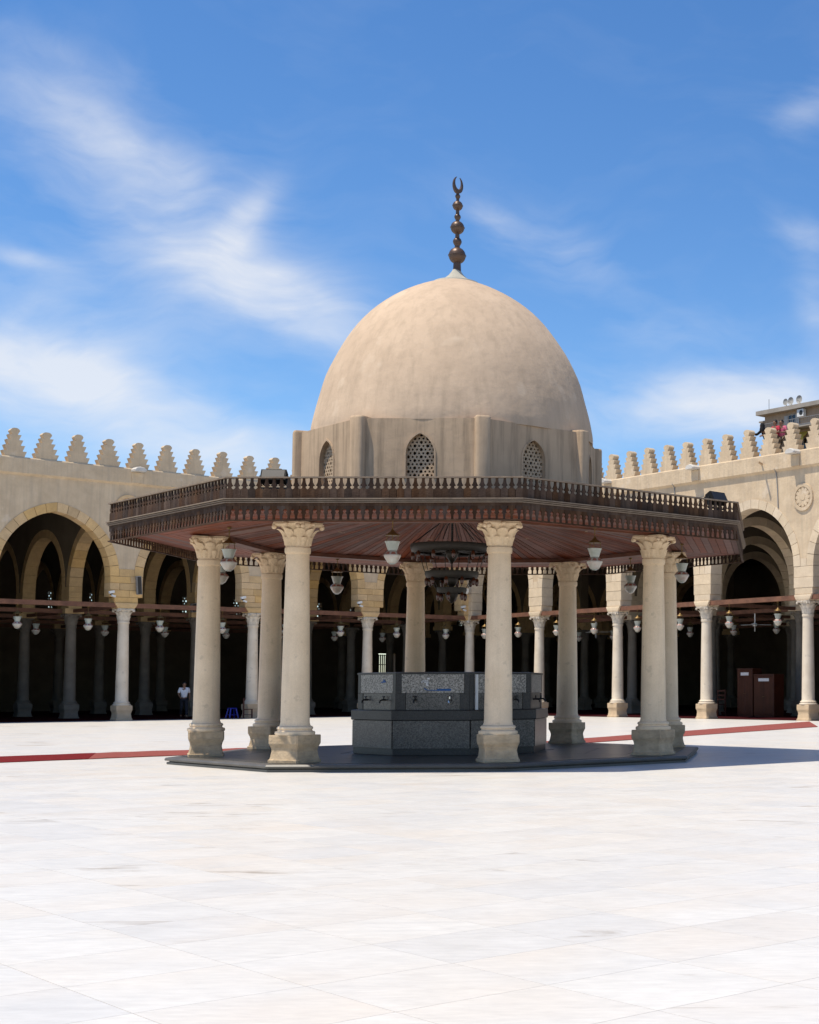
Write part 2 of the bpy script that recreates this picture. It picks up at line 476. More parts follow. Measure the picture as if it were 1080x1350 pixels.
M['spout'] = mat('whitewashed_spout_stone', (0.60, 0.575, 0.53), (0.48, 0.455, 0.41), scale=4, bump=0.3, rough=0.9, spec=0.1)
M['grey_paint'] = mat('grey_painted_metal', (0.25, 0.25, 0.25), (0.19, 0.19, 0.19), scale=6, bump=0.05, rough=0.5)
M['floodlight'] = mat('black_floodlight_metal', (0.014, 0.014, 0.014), scale=6, bump=0.05, rough=0.7, spec=0.2)
M['lens'] = mat('dark_lamp_glass', (0.02, 0.02, 0.022), scale=6, bump=0.0, rough=0.45, spec=0.3)
M['cabinet'] = mat('polished_red_brown_wood', (0.075, 0.020, 0.009), (0.05, 0.013, 0.006), scale=2.5, bump=0.1, rough=0.4, streak=0.5, streak_col=(0.10, 0.028, 0.014))
M['chairwood'] = mat('dark_red_wood', (0.07, 0.02, 0.012), (0.05, 0.014, 0.009), scale=5, bump=0.1, rough=0.5)
M['blue_plastic'] = mat('blue_plastic', (0.03, 0.035, 0.42), (0.025, 0.03, 0.36), scale=5, bump=0.0, rough=0.35, spec=0.5)
M['blue_paint'] = mat('blue_paint', (0.02, 0.10, 0.30), scale=5, bump=0.0, rough=0.5)
M['paper'] = mat('white_paper_label', (0.75, 0.74, 0.72), (0.68, 0.67, 0.65), scale=9, bump=0.0, rough=0.9)
M['chrome'] = mat('chrome_tap_metal', (0.6, 0.6, 0.6), scale=9, bump=0.0, rough=0.2, metal=1.0)
M['soil'] = mat('dusty_ground', (0.36, 0.29, 0.21), (0.28, 0.22, 0.16), scale=0.4, bump=0.4, rough=1.0, spec=0.05)
M['apart_wall'] = mat('faded_apartment_render', (0.42, 0.31, 0.215), (0.34, 0.25, 0.17), scale=0.5, bump=0.2, rough=0.95, streak=0.4, spec=0.1)
M['apart_slab'] = mat('grey_concrete', (0.40, 0.36, 0.31), (0.30, 0.27, 0.23), scale=0.8, bump=0.2, rough=0.95, spec=0.1)
M['shutter'] = mat('pale_grey_shutter', (0.42, 0.41, 0.38), scale=4, bump=0.05, rough=0.7)
M['dark_glass'] = mat('dark_window_glass', (0.012, 0.012, 0.013), scale=3, bump=0.0, rough=0.08, spec=0.6)
M['yellow_cloth'] = mat('yellow_awning_cloth', (0.50, 0.36, 0.06), (0.42, 0.29, 0.05), scale=5, bump=0.1, rough=0.9)
M['skin'] = mat('brown_skin', (0.26, 0.145, 0.09), (0.22, 0.12, 0.075), scale=8, bump=0.0, rough=0.55)
M['hair'] = mat('black_hair', (0.012, 0.010, 0.009), scale=20, bump=0.2, rough=0.6)
M['shirt_white'] = mat('white_cotton', (0.70, 0.71, 0.76), (0.62, 0.63, 0.68), scale=8, bump=0.2, rough=0.95)
M['trousers'] = mat('dark_navy_cloth', (0.02, 0.021, 0.03), scale=8, bump=0.2, rough=0.95)
M['red_cloth'] = mat('red_cotton', (0.46, 0.04, 0.065), (0.40, 0.03, 0.055), scale=8, bump=0.2, rough=0.95)
M['pink_cloth'] = mat('pink_cotton', (0.55, 0.13, 0.20), (0.48, 0.10, 0.17), scale=8, bump=0.2, rough=0.95)
M['black_cloth'] = mat('black_abaya_cloth', (0.014, 0.014, 0.016), scale=8, bump=0.2, rough=0.95)
M['brown_cloth'] = mat('brown_grey_cloth', (0.20, 0.15, 0.10), scale=8, bump=0.2, rough=0.95)
M['white_cloth'] = mat('white_scarf_cloth', (0.7, 0.69, 0.67), scale=8, bump=0.2, rough=0.95)


# ------------------------------------------------------------------ mesh builder
class MB:
    def __init__(s, mir=1, k=K):
        s.v = []
        s.f = []
        s.mir = mir
        s.k = k

    def add(s, vs, fs):
        o = len(s.v)
        s.v += [tuple(v) for v in vs]
        s.f += [tuple(i + o for i in f) for f in fs]

    def box(s, x0, x1, y0, y1, z0, z1, T=None):
        vs = [(x, y, z) for z in (z0, z1) for (x, y) in ((x0, y0), (x1, y0), (x1, y1), (x0, y1))]
        if T is not None:
            vs = [T @ Vector(v) for v in vs]
        s.add(vs, [(3, 2, 1, 0), (4, 5, 6, 7), (0, 1, 5, 4), (1, 2, 6, 5), (2, 3, 7, 6), (3, 0, 4, 7)])

    def bar(s, p, q, w, h=None, up=Vector((0, 0, 1))):
        """box-section bar from p to q"""
        p, q = Vector(p), Vector(q)
        d = (q - p).normalized()
        if abs(d.dot(up)) > 0.98:
            up = Vector((0, 1, 0))
        x = d.cross(up).normalized()
        y = x.cross(d).normalized()
        h = h or w
        vs = []
        for c in (p, q):
            for a, b in ((-1, -1), (1, -1), (1, 1), (-1, 1)):
                vs.append(c + x * a * w / 2 + y * b * h / 2)
        s.add(vs, [(0, 1, 2, 3), (7, 6, 5, 4), (4, 5, 1, 0), (5, 6, 2, 1), (6, 7, 3, 2), (7, 4, 0, 3)])

    def loft(s, rings, cap0=True, cap1=True):
        n = len(rings[0])
        vs = [p for r in rings for p in r]
        fs = []
        for i in range(len(rings) - 1):
            for j in range(n):
                a, b = i * n + j, i * n + (j + 1) % n
                fs.append((a, b, b + n, a + n))
        if cap0:
            fs.append(tuple(reversed(range(n))))
        if cap1:
            fs.append(tuple(range((len(rings) - 1) * n, len(rings) * n)))
        s.add(vs, fs)

    def lathe(s, prof, n=24, c=(0, 0, 0), cap0=True, cap1=True, ph=0.0):
        rings = []
        for r, z in prof:
            rings.append([(c[0] + r * cos(ph + 2 * pi * j / n), c[1] + r * sin(ph + 2 * pi * j / n), c[2] + z) for j in range(n)])
        s.loft(rings, cap0, cap1)

    def tube(s, pts, r, n=6):
        pts = [Vector(p) for p in pts]
        rings = []
        for i, p in enumerate(pts):
            d = (pts[min(i + 1, len(pts) - 1)] - pts[max(i - 1, 0)]).normalized()
            up = Vector((0, 0, 1)) if abs(d.z) < 0.95 else Vector((1, 0, 0))
            x = d.cross(up).normalized()
            y = d.cross(x).normalized()
            rr = r[i] if isinstance(r, (list, tuple)) else r
            rings.append([p + x * rr * cos(2 * pi * j / n) - y * rr * sin(2 * pi * j / n) for j in range(n)])
        s.loft(rings)

    def ball(s, c, r, n=16, m=10, sz=1.0):
        prof = [(max(r * sin(pi * i / m), r * 0.02), -r * sz * cos(pi * i / m)) for i in range(m + 1)]
        s.lathe(prof, n, c)

    def torus(s, c, R, r, n=32, m=8):
        vs, fs = [], []
        for i in range(n):
            a = 2 * pi * i / n
            for j in range(m):
                b = 2 * pi * j / m
                q = R + r * cos(b)
                vs.append((c[0] + q * cos(a), c[1] + q * sin(a), c[2] + r * sin(b)))
        for i in range(n):
            for j in range(m):
                fs.append((i * m + j, ((i + 1) % n) * m + j, ((i + 1) % n) * m + (j + 1) % m, i * m + (j + 1) % m))
        s.add(vs, fs)

    def plate(s, outline, T, d):
        """closed 2-D outline (counter-clockwise) placed by T(x, z, depth) and given thickness d"""
        n = len(outline)
        vs = [T(x, z, 0) for x, z in outline] + [T(x, z, d) for x, z in outline]
        fs = [tuple(range(n)), tuple(reversed(range(n, 2 * n)))]
        for i in range(n):
            j = (i + 1) % n
            fs.append((j, i, i + n, j + n))
        s.add(vs, fs)

    def mesh(s, name, m, smooth=None):
        me = bpy.data.meshes.new(name)
        me.from_pydata([(x * s.k, y * s.k * s.mir, z * s.k) for x, y, z in s.v], [],
                       [tuple(reversed(f)) for f in s.f] if s.mir < 0 else s.f)
        me.materials.append(m)
        if smooth:
            me.polygons.foreach_set('use_smooth', [True] * len(me.polygons))
            me.set_sharp_from_angle(angle=radians(smooth))
        me.update()
        return me


def link(name, me, parent=None, loc=(0, 0, 0), rz=0.0, k=K):
    o = bpy.data.objects.new(name, me)
    COL.objects.link(o)
    o.location = (loc[0] * k, loc[1] * k, loc[2] * k)
    o.rotation_euler = (0, 0, rz)
    if parent is not None:
        o.parent = parent
    return o


def obj(name, mb, m, parent=None, loc=(0, 0, 0), rz=0.0, smooth=None, k=K):
    return link(name, mb.mesh(name, m, smooth), parent, loc, rz, k)


def tag(o, label=None, cat=None, group=None, kind=None):
    for k_, v in (('label', label), ('category', cat), ('group', group), ('kind', kind)):
        if v:
            o[k_] = v
    return o


def thing(name, label, cat, loc=(0, 0, 0), rz=0.0, group=None, kind=None, k=K):
    o = link(name, None, None, loc, rz, k)
    return tag(o, label, cat, group, kind)


KIDS = {}


def kids(o):
    return [c for c in bpy.data.objects if c.parent == o]


def dup(root, loc, rz=0.0, label=None, k=K, parent=None):
    def cp(o, par):
        c = o.copy()
        COL.objects.link(c)
        if par is not None:
            c.parent = par
        for ch in kids(o):
            cp(ch, c)
        return c
    r = cp(root, parent)
    r.location = (loc[0] * k, loc[1] * k, loc[2] * k)
    r.rotation_euler = (0, 0, rz)
    if label:
        r['label'] = label
    return r


# ------------------------------------------------------------------ ground and courtyard floor
C = Vector((-21.940, 101.256))
SL, SR = 7.7322, 8.0078
PX, PY = -8.69, 37.92        # centre of the pavilion

mb = MB()
g = 1500
mb.add([(-g, -g, -0.03), (g, -g, -0.03), (g, g, -0.03), (-g, g, -0.03)], [(0, 1, 2, 3)])
tag(obj('ground', mb, M['soil']), 'dusty bare ground beyond the mosque walls', kind='structure')


def W2(a, b):
    """a along the shaded arcade's direction, b along the sunlit arcade's: world xy from the corner column"""
    return (C.x + dLv.x * a + dRv.x * b, C.y + dLv.y * a + dRv.y * b)


mb = MB()
q = [W2(-130, -1.0), W2(-130, 130), W2(1.0, 130), W2(1.0, -1.0)]
mb.add([(x, y, -0.0028) for x, y in q], [(0, 1, 2, 3)])
floor_o = tag(obj('courtyard_floor', mb, M['marble']), 'white marble courtyard floor with fine slab joints', kind='structure')


def proj(x, y, z=0.0):
    f = 1953.3
    return 1042.3 + f * x / y, 905.8 - f * (z - 1.78) / y


cells = []
for i in range(-30, 40):
    for j in range(-40, 30):
        a, b = _a + (i + .5) * SLAB, _b + (j + .5) * SLAB
        x, y = dLv.x * a + dRv.x * b, dLv.y * a + dRv.y * b
        if y < 6.5:
            continue
        u, v = proj(x, y)
        if -140 < u < 1220 and v < 1460:
            cells.append((y, a, b))
cells.sort()
gap = 0.0022
mb = MB()
hs = SLAB / 2 - gap
ch = 0.0008
mb.loft([[(-hs, -hs, -0.004), (hs, -hs, -0.004), (hs, hs, -0.004), (-hs, hs, -0.004)],
         [(-hs, -hs, -ch), (hs, -hs, -ch), (hs, hs, -ch), (-hs, hs, -ch)],
         [(-hs + ch, -hs + ch, 0), (hs - ch, -hs + ch, 0), (hs - ch, hs - ch, 0), (-hs + ch, hs - ch, 0)]], cap0=False)
me = mb.mesh('paving_slab', M['marble'])
for (yy, a, b) in cells[:296]:
    link('paving_slab', me, floor_o, (dLv.x * a + dRv.x * b, dLv.y * a + dRv.y * b, 0), AL)


# ------------------------------------------------------------------ arches
class Arch:
    def __init__(s, a, rise, zs, t):
        s.a, s.zs, s.t = a, zs, t
        s.r = (rise * rise + a * a) / (2 * a)
        s.e = s.r - a
        s.ti = acos(s.e / s.r)
        s.to = acos(s.e / (s.r + t))

    def inner(s, f, side):
        th = s.ti * f
        return side * (-s.e + s.r * cos(th)), s.zs + s.r * sin(th)

    def outer(s, f, side):
        th = s.to * f
        return side * (-s.e + (s.r + s.t) * cos(th)), s.zs + (s.r + s.t) * sin(th)

    def stone(s, f0, f1, side, y0, y1, mir, swap=False):
        """one voussoir of full wall thickness"""
        g_ = 0.0022
        fs = [f0 + g_, (f0 + f1) / 2, f1 - g_]
        ol = [s.inner(f, side) for f in fs] + [s.outer(f, side) for f in reversed(fs)]
        if side < 0:
            ol = ol[::-1]
        b = MB(mir)
        if swap:
            b.plate(ol, lambda x, z, d: (y0 + d, -x, z), y1 - y0)
        else:
            b.plate(ol, lambda x, z, d: (x, y1 - d, z), y1 - y0)
        # counter-clockwise seen from +y needs mirrored order
        if not swap:
            b.f = [tuple(reversed(f)) for f in b.f]
        return b

    def outline(s, n=14):
        l = [s.outer(i / n, -1) for i in range(n + 1)]
        r = [s.outer(i / n, 1) for i in range(n + 1)]
        return l + r[::-1][1:]


def wall_with_arches(b, us, arch, u0, u1, ztop, y0, y1, zcol, swap=False):
    """plaster body above arches centred on us; runs along x (or along -y when swap)"""
    def P(u, y, z):
        return (y, -u, z) if swap else (u, y, z)

    def quad(p, q_, r, s_):
        b.add([p, q_, r, s_], [(0, 1, 2, 3)])

    def strip(ua, za, ub, zb):
        if abs(ua - ub) > 1e-6:
            quad(P(ub, y1, zb), P(ua, y1, za), P(ua, y1, ztop), P(ub, y1, ztop))
            quad(P(ua, y0, za), P(ub, y0, zb), P(ub, y0, ztop), P(ua, y0, ztop))
        quad(P(ua, y1, za), P(ub, y1, zb), P(ub, y0, zb), P(ua, y0, za))
    cur = u0
    ol = arch.outline()
    for uc in us:
        pts = [(uc + x, z) for x, z in ol]
        strip(cur, zcol, pts[0][0], zcol)
        for (xa, za), (xb, zb) in zip(pts[:-1], pts[1:]):
            strip(xa, za, xb, zb)
        cur = pts[-1][0]
    strip(cur, zcol, u1, zcol)
    quad(P(u0, y1, zcol), P(u0, y0, zcol), P(u0, y0, ztop), P(u0, y1, ztop))
    quad(P(u1, y0, zcol), P(u1, y1, zcol), P(u1, y1, ztop), P(u1, y0, ztop))
    quad(P(u0, y1, ztop), P(u0, y0, ztop), P(u1, y0, ztop), P(u1, y1, ztop))


# ------------------------------------------------------------------ capitals, shafts, plinths
def capital_mb(rn, rt, h, seed=1):
    """leafy capital: bell, eight curled leaves, corner volutes and a concave abacus; base at z = 0"""
    rr = random.Random(seed)
    b = MB()
    N = 32
    rings = []
    for k_ in range(9):
        t = k_ / 8
        r = rn * 0.97 + (rt * 0.86 - rn) * (0.18 * t + 0.82 * t ** 2.3)
        rings.append([(r * cos(2 * pi * j / N), r * sin(2 * pi * j / N), t * h * 0.86) for j in range(N)])
    b.loft(rings)
    # lower tier of short leaves and upper tier of tall ones
    for tier, (cnt, z0, z1, off, curl, wid) in enumerate(((8, 0.02, 0.42, 0.5, 0.03, 0.98), (8, 0.04, 0.76, 0.0, 0.085, 1.0))):
        for i in range(cnt):
            th = 2 * pi * (i + off) / cnt
            ww = 2 * pi / cnt * wid / 2
            corner = tier == 1 and i % 2 == 1
            cu = curl * (1.45 if corner else 0.8) * rr.uniform(0.9, 1.1)
            grid = []
            rows = 7
            for k_ in range(rows + 1):
                t = k_ / rows
                z = (z0 + (z1 - z0) * t) * h
                tt = z / (h * 0.86)
                r = rn * 0.97 + (rt * 0.86 - rn) * (0.18 * tt + 0.82 * tt ** 2.3) + 0.018 + 0.03 * t + cu * max(0, t - 0.55) ** 2 * 5 * rt
                w = ww * (1.0 if t < 0.62 else sqrt(max(0.03, 1 - ((t - 0.62) / 0.40) ** 2)))
                if t == 1:
                    z -= 0.05 * h
                row = []
                for c_ in range(-2, 3):
                    s_ = c_ / 2
                    rr_ = r - 0.035 * s_ * s_ * (1 - 0.3 * t) + (0.012 if c_ == 0 else 0)
                    row.append((rr_ * cos(th + w * s_), rr_ * sin(th + w * s_), z))
                grid.append(row)
            vs = [p for row in grid for p in row]
            n0 = len(vs)
            vs += [(p[0] * 0.86, p[1] * 0.86, p[2] - 0.01) for p in grid[-1]]
            fs = []
            for a in range(rows):
                for c_ in range(4):
                    p = a * 5 + c_
                    fs.append((p, p + 1, p + 6, p + 5))
            for c_ in range(4):
                p = rows * 5 + c_
                fs.append((p, p + 1, n0 + c_ + 1, n0 + c_))
            b.add(vs, fs)
    # corner volutes
    for i in range(4):
        th = pi / 4 + i * pi / 2
        for sg in (-1, 1):
            c = (rt * 1.12 * cos(th + sg * 0.10), rt * 1.12 * sin(th + sg * 0.10), h * 0.81)
            b.ball(c, 0.06 * rt / 0.5, 8, 6)
        th2 = i * pi / 2
        b.ball((rt * 0.90 * cos(th2), rt * 0.90 * sin(th2), h * 0.91), 0.06 * rt / 0.5, 8, 6, 0.8)
    # abacus with concave sides
    def aba(sc, z):
        ring = []
        for i in range(4):
            a0 = pi / 4 + i * pi / 2
            a1 = a0 + pi / 2
            c0 = Vector((cos(a0), sin(a0))) * rt * 1.38 * sc
            c1 = Vector((cos(a1), sin(a1))) * rt * 1.38 * sc
            mid = (c0 + c1) / 2
            for k_ in range(6):
                t = (k_ + 0.5) / 6
                p = c0.lerp(c1, 0.04 + 0.92 * t)
                p -= mid.normalized() * 0.12 * rt * (1 - (2 * t - 1) ** 2)
                ring.append((p.x, p.y, z))
        return ring
    b.loft([aba(0.93, h * 0.84), aba(1.0, h * 0.89), aba(1.0, h * 0.935), aba(0.95, h * 0.94), aba(0.97, h)])
    return b


def shaft_mb(r0, r1, z0, z1, rings=True, n=28):
    h = z1 - z0
    prof = [(r0 * 1.36, z0), (r0 * 1.40, z0 + 0.035), (r0 * 1.36, z0 + 0.075), (r0 * 1.22, z0 + 0.085), (r0 * 1.17, z0 + 0.12),
            (r0 * 1.24, z0 + 0.13), (r0 * 1.25, z0 + 0.16), (r0 * 1.20, z0 + 0.185), (r0 * 1.07, z0 + 0.20), (r0 * 1.03, z0 + 0.24)]
    for k_ in range(9):
        t = k_ / 8
        ent = 1.0 + 0.015 * sin(pi * t)
        prof.append(((r0 + (r1 - r0) * t) * ent, z0 + 0.27 + (h - 0.27 - 0.16) * t))
    prof += [(r1 * 1.10, z1 - 0.15), (r1 * 1.13, z1 - 0.11), (r1 * 1.12, z1 - 0.03), (r1 * 1.04, z1 - 0.015), (r1 * 1.04, z1)]
    b = MB()
    b.lathe(prof, n)
    return b


def plinth_mb(hw, h, seed=3):
    """spool-shaped block with slightly worn corners"""
    prof = [(1.02, 0), (1.02, 0.10), (0.965, 0.12), (0.93, 0.20), (0.91, 0.30), (0.885, 0.40), (0.885, 0.46), (0.915, 0.55), (0.97, 0.64), (1.0, 0.70), (1.0, 0.96), (0.985, 1.0)]
    rr = random.Random(seed)
    rings = []
    for s_, z in prof:
        w = hw * s_
        c = 0.06 * hw
        ring = [(-w + c, -w), (w - c, -w), (w, -w + c), (w, w - c), (w - c, w), (-w + c, w), (-w, w - c), (-w, -w + c)]
        rings.append([(x * (1 + rr.uniform(-.006, .006)), y * (1 + rr.uniform(-.006, .006)), z * h) for x, y in ring])
    b = MB()
    b.loft(rings)
    return b


# ------------------------------------------------------------------ the two arcades
ROWS = 5
DOOR0, DOOR1 = -18.0, -16.2
DEPTH = 40.0
ZCAP, ZBEAM0, ZBEAM1 = 6.37, 6.40, 6.68


def merlon_mb(mir):
    half = [(0.52, 0.0), (0.64, 0.315), (0.42, 0.318), (0.545, 0.625), (0.315, 0.628), (0.44, 0.925), (0.22, 0.928), (0.34, 1.205), (0.14, 1.208), (0.255, 1.42), (0.235, 1.47), (0.17, 1.54), (0.08, 1.575)]
    ol = half + [(-x, z) for x, z in reversed(half)]
    b = MB(mir)
    b.plate(ol, lambda x, z, d: (x, 0.42 - d, z), 0.45)
    b.f = [tuple(reversed(f)) for f in b.f]
    return b


def grille_mb(w, h, pitch, depth, T, arch_top=True, margin=0.02, seed=0):
    """pierced plate: hexagonal cells, each with its own hole of one of two sizes"""
    b = MB()
    dx, dz = pitch, pitch * sqrt(3) / 2
    R_ = pitch / sqrt(3)
    j = 0
    z = 0.0
    while z < h + margin:
        i = 0
        off = dx / 2 if j % 2 else 0.0
        nx = int(w / dx) + 3
        for i in range(-nx, nx + 1):
            x = i * dx + off
            if abs(x) > w / 2 + margin:
                continue
            if arch_top:
                zz = h - w * 0.62
                if z > zz:
                    lim = (w / 2 + margin) * sqrt(max(0, 1 - ((z - zz) / (h - zz + margin)) ** 1.7))
                    if abs(x) > lim:
                        continue
            big = (i - (j // 2) + (j % 2) * 0 + 2 * j) % 3 == 0
            rh = R_ * (0.70 if big else 0.46)
            nh = 6
            o_ = [(x + R_ * cos(pi / 6 + k_ * pi / 3), z + R_ * sin(pi / 6 + k_ * pi / 3)) for k_ in range(nh)]
            q_ = [(x + rh * cos(pi / 6 + k_ * pi / 3), z + rh * sin(pi / 6 + k_ * pi / 3)) for k_ in range(nh)]
            vs = [T(p[0], p[1], 0) for p in o_] + [T(p[0], p[1], 0) for p in q_] + [T(p[0], p[1], depth) for p in q_] + [T(p[0], p[1], depth) for p in o_]
            fs = []
            for k_ in range(nh):
                k2 = (k_ + 1) % nh
                fs += [(k_, k2, nh + k2, nh + k_), (nh + k_, nh + k2, 2 * nh + k2, 2 * nh + k_), (2 * nh + k_, 2 * nh + k2, 3 * nh + k2, 3 * nh + k_)]
            b.add(vs, fs)
        j += 1
        z += dz
    return b


def build_arcade(side):
    mir = 1 if side == 'L' else -1
    S = SL if side == 'L' else SR
    rz = AL + pi if side == 'L' else AL - pi / 2
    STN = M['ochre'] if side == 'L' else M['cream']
    ph = 0.92 if side == 'L' else 0.72           # pier half width
    a = S / 2 - ph
    nb = 5
    F, B = 0.32, -0.50
    if side == 'L':
        root = thing('arcade', 'shaded stone arcade with stepped merlons receding behind the pavilion on the left', 'arcade', (C.x, C.y, 0), rz, 'arcades round the courtyard')
    else:
        root = thing('arcade', 'sunlit stone arcade with stepped merlons and a round rosette on the right', 'arcade', (C.x, C.y, 0), rz, 'arcades round the courtyard')
    AR = Arch(a, 3.43, 8.2, 0.50)
    rr = random.Random(11 if side == 'L' else 12)
    UE = nb * S + 3.0

    def J(x, y, z):
        return (x, y * mir, z)

    # plaster wall body over the arches
    b = MB(mir)
    wall_with_arches(b, [(k_ + .5) * S for k_ in range(nb)], AR, 0.0 if side == 'L' else 0.34, nb * S + ph - 0.5, 13.5, B, F, 8.2)
    obj('wall', b, M['plaster'], root)
    # projecting band under the merlons
    b = MB(mir)
    b.loft([[(-0.5 if side == 'R' else 0.0, B - .1, z), (UE, B - .1, z), (UE, y, z), (-0.5 if side == 'R' else 0.0, y, z)] for y, z in
            ((F, 13.46), (F + 0.07, 13.5), (F + .17, 13.58), (F + .17, 14.38), (F + .12, 14.45))])
    obj('parapet_band', b, M['plaster'], root)
    # voussoirs of the front arches
    n = 9
    for sd in (-1, 1):
        for i in range(n):
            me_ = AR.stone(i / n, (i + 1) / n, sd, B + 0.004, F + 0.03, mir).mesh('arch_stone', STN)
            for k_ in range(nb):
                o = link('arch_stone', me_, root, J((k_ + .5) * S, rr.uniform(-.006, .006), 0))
    # piers: coursed blocks above the beam
    zc = [6.70, 7.02, 7.42, 7.82, 8.2] if side == 'L' else [6.70, 7.05, 7.62, 8.2]
    for k_ in range(nb + 1):
        u = k_ * S
        p0, p1 = (-ph, ph)
        if k_ == 0:
            p0 = -0.30
        for ci in range(len(zc) - 1):
            z0, z1 = zc[ci] + .006, zc[ci + 1] - .006
            if ci == 0:
                w0, w1 = max(p0, -0.66), 0.66
                cuts = [w0, w1]
            else:
                w0, w1 = p0, p1
                m_ = rr.uniform(-0.35, 0.1) if ci % 2 else rr.uniform(0.1, 0.4)
                cuts = [w0, m_, w1] if (k_ and side == 'L') else [w0, w1]
            for c0, c1 in zip(cuts[:-1], cuts[1:]):
                b = MB(mir)
                yb = F + 0.03 + rr.uniform(-.008, .008)
                ch_ = 0.012
                x0, x1 = c0 + .006, c1 - .006
                b.loft([[(x0, B, z0), (x1, B, z0), (x1, B, z1), (x0, B, z1)],
                        [(x0, yb - ch_, z0), (x1, yb - ch_, z0), (x1, yb - ch_, z1), (x0, yb - ch_, z1)],
                        [(x0 + ch_, yb, z0 + ch_), (x1 - ch_, yb, z0 + ch_), (x1 - ch_, yb, z1 - ch_), (x0 + ch_, yb, z1 - ch_)]])
                b.f = [tuple(reversed(f)) for f in b.f]
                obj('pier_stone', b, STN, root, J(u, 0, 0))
        # filler block between the rings
        if k_:
            b = MB(mir)
            w_ = ph - 0.5 - 0.01
            b.box(-w_, w_, F + 0.002, F + 0.028, 8.21, 8.62)
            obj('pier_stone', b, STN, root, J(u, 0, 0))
        # impost slab carrying the beams
        b = MB(mir)
        b.loft([[(x0, y0, z), (x1, y0, z), (x1, y1, z), (x0, y1, z)] for x0, x1, y0, y1, z in
                ((-.46, .46, -.46, .40, 6.372), (-.52, .52, -.5, .42, 6.46), (-.60, .60, -.52, .42, 6.60), (-.64, .64, -.52, .40, 6.695))])
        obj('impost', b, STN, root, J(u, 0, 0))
    # columns: front row and the rows inside
    cap = capital_mb(0.30, 0.52, 0.70, 5).mesh('capital', M['white_carved'], 50)
    sh = shaft_mb(0.352, 0.288, 0.85, 5.67, n=22).mesh('column', M['white_column'], 40)
    pl = plinth_mb(0.45, 0.85).mesh('plinth', M['tan_plinth'])
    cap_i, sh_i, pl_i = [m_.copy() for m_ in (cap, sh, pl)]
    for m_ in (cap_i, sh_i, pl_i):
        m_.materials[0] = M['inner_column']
    us = [k_ * S for k_ in range(nb + 1)]
    if side == 'L':
        us = [-4 * SR, -3 * SR, -2 * SR, -SR] + us
    else:
        us = us[1:]
    for u in us:
        for r_ in range(ROWS):
            if u < 0 and r_ == 0:
                continue
            w = -r_ * (SR if side == 'L' else SL)
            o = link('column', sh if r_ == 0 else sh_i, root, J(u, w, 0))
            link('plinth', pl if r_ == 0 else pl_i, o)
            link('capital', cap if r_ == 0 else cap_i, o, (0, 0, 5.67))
    # cross walls running inwards on their own pointed arches
    S2 = SR if side == 'L' else SL
    AC = Arch(S2 / 2 - 0.62, 3.3, 8.0, 0.5)
    n = 9
    hw = 0.38
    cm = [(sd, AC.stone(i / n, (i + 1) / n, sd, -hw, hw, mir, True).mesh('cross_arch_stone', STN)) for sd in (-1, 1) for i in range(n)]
    deep = MB(mir)
    for u in us:
        if side == 'L' and u == 0:
            continue
        b = MB(mir)
        n_r = ROWS - 1 if u >= 0 else ROWS - 2
        st = -0.52 if u >= 0 else -S2
        cs = [(r_ + .5) * S2 for r_ in range(ROWS)] if u >= 0 else [(r_ + .5) * S2 for r_ in range(1, ROWS)]
        wall_with_arches(b, cs, AC, 0.51 if u >= 0 else S2, DEPTH - 0.02, 13.2, -hw + .02, hw - .02, 8.0, True)
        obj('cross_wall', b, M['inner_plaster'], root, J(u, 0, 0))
        for sd, me_ in cm:
            if u > 0:
                link('cross_arch_stone', me_, root, J(u, -.5 * S2, 0))
        for r_ in range(1, ROWS):
            for sd, me_ in cm:
                vs = [(v.co.x / K + u, v.co.y / K * mir - (r_ + .5) * S2, v.co.z / K) for v in me_.vertices]
                fs = [tuple(reversed(p.vertices)) if mir < 0 else tuple(p.vertices) for p in me_.polygons]
                deep.add(vs, fs)
            for z0, z1 in zip((6.7, 7.02, 7.35, 7.68), (7.01, 7.34, 7.67, 8.0)):
                deep.box(u - hw, u + hw, -r_ * S2 - 0.61, -r_ * S2 + 0.61, z0, z1)
            deep.box(u - .55, u + .55, -r_ * S2 - 0.55, -r_ * S2 + 0.55, 6.375, 6.69)
        if u > 0:
            for z0, z1 in zip((6.7, 7.02, 7.35, 7.68), (7.01, 7.34, 7.67, 8.0)):
                deep.box(u - hw, u + hw, -0.62, B - .004, z0, z1)
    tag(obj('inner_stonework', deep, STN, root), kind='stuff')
    # tie beams
    for k_ in range(nb):
        b = MB(mir)
        b.box(k_ * S + 0.50, (k_ + 1) * S - 0.50, 0.06, 0.30, ZBEAM0 + .02, ZBEAM1)
        obj('tie_beam', b, M['tie'], root)
        for r_ in range(1, ROWS):
            b = MB(mir)
            b.box(k_ * S + 0.56, (k_ + 1) * S - 0.56, -r_ * S2 - .1, -r_ * S2 + .1, ZBEAM0, ZBEAM1 - .04)
            obj('tie_beam', b, M['tie'], root)
    for u in us:
        if u < 0:
            continue
        for r_ in range(ROWS - 1):
            b = MB(mir)
            b.box(u - .1, u + .1, -(r_ + 1) * S2 + .56, -r_ * S2 - .53, ZBEAM0 + .03, ZBEAM1 - .05)
            obj('tie_beam', b, M['tie'], root)
    # merlons
    mm = merlon_mb(mir).mesh('merlon', M['plaster'])
    sp, u0 = (1.665, 24.35) if side == 'L' else (1.705, 29.44)
    k0 = int(u0 / sp)
    for k_ in range(-k0, 9):
        u = u0 + k_ * sp
        if u > UE - 0.7 or u < 0.5:
            continue
        o = link('merlon', mm, root, J(u + rr.uniform(-.03, .03), 0, 14.44))
        o.rotation_euler = (0, 0, rr.uniform(-.015, .015))
        o.scale = (rr.uniform(.94, 1.02), rr.uniform(.92, 1), rr.uniform(.95, 1.03))
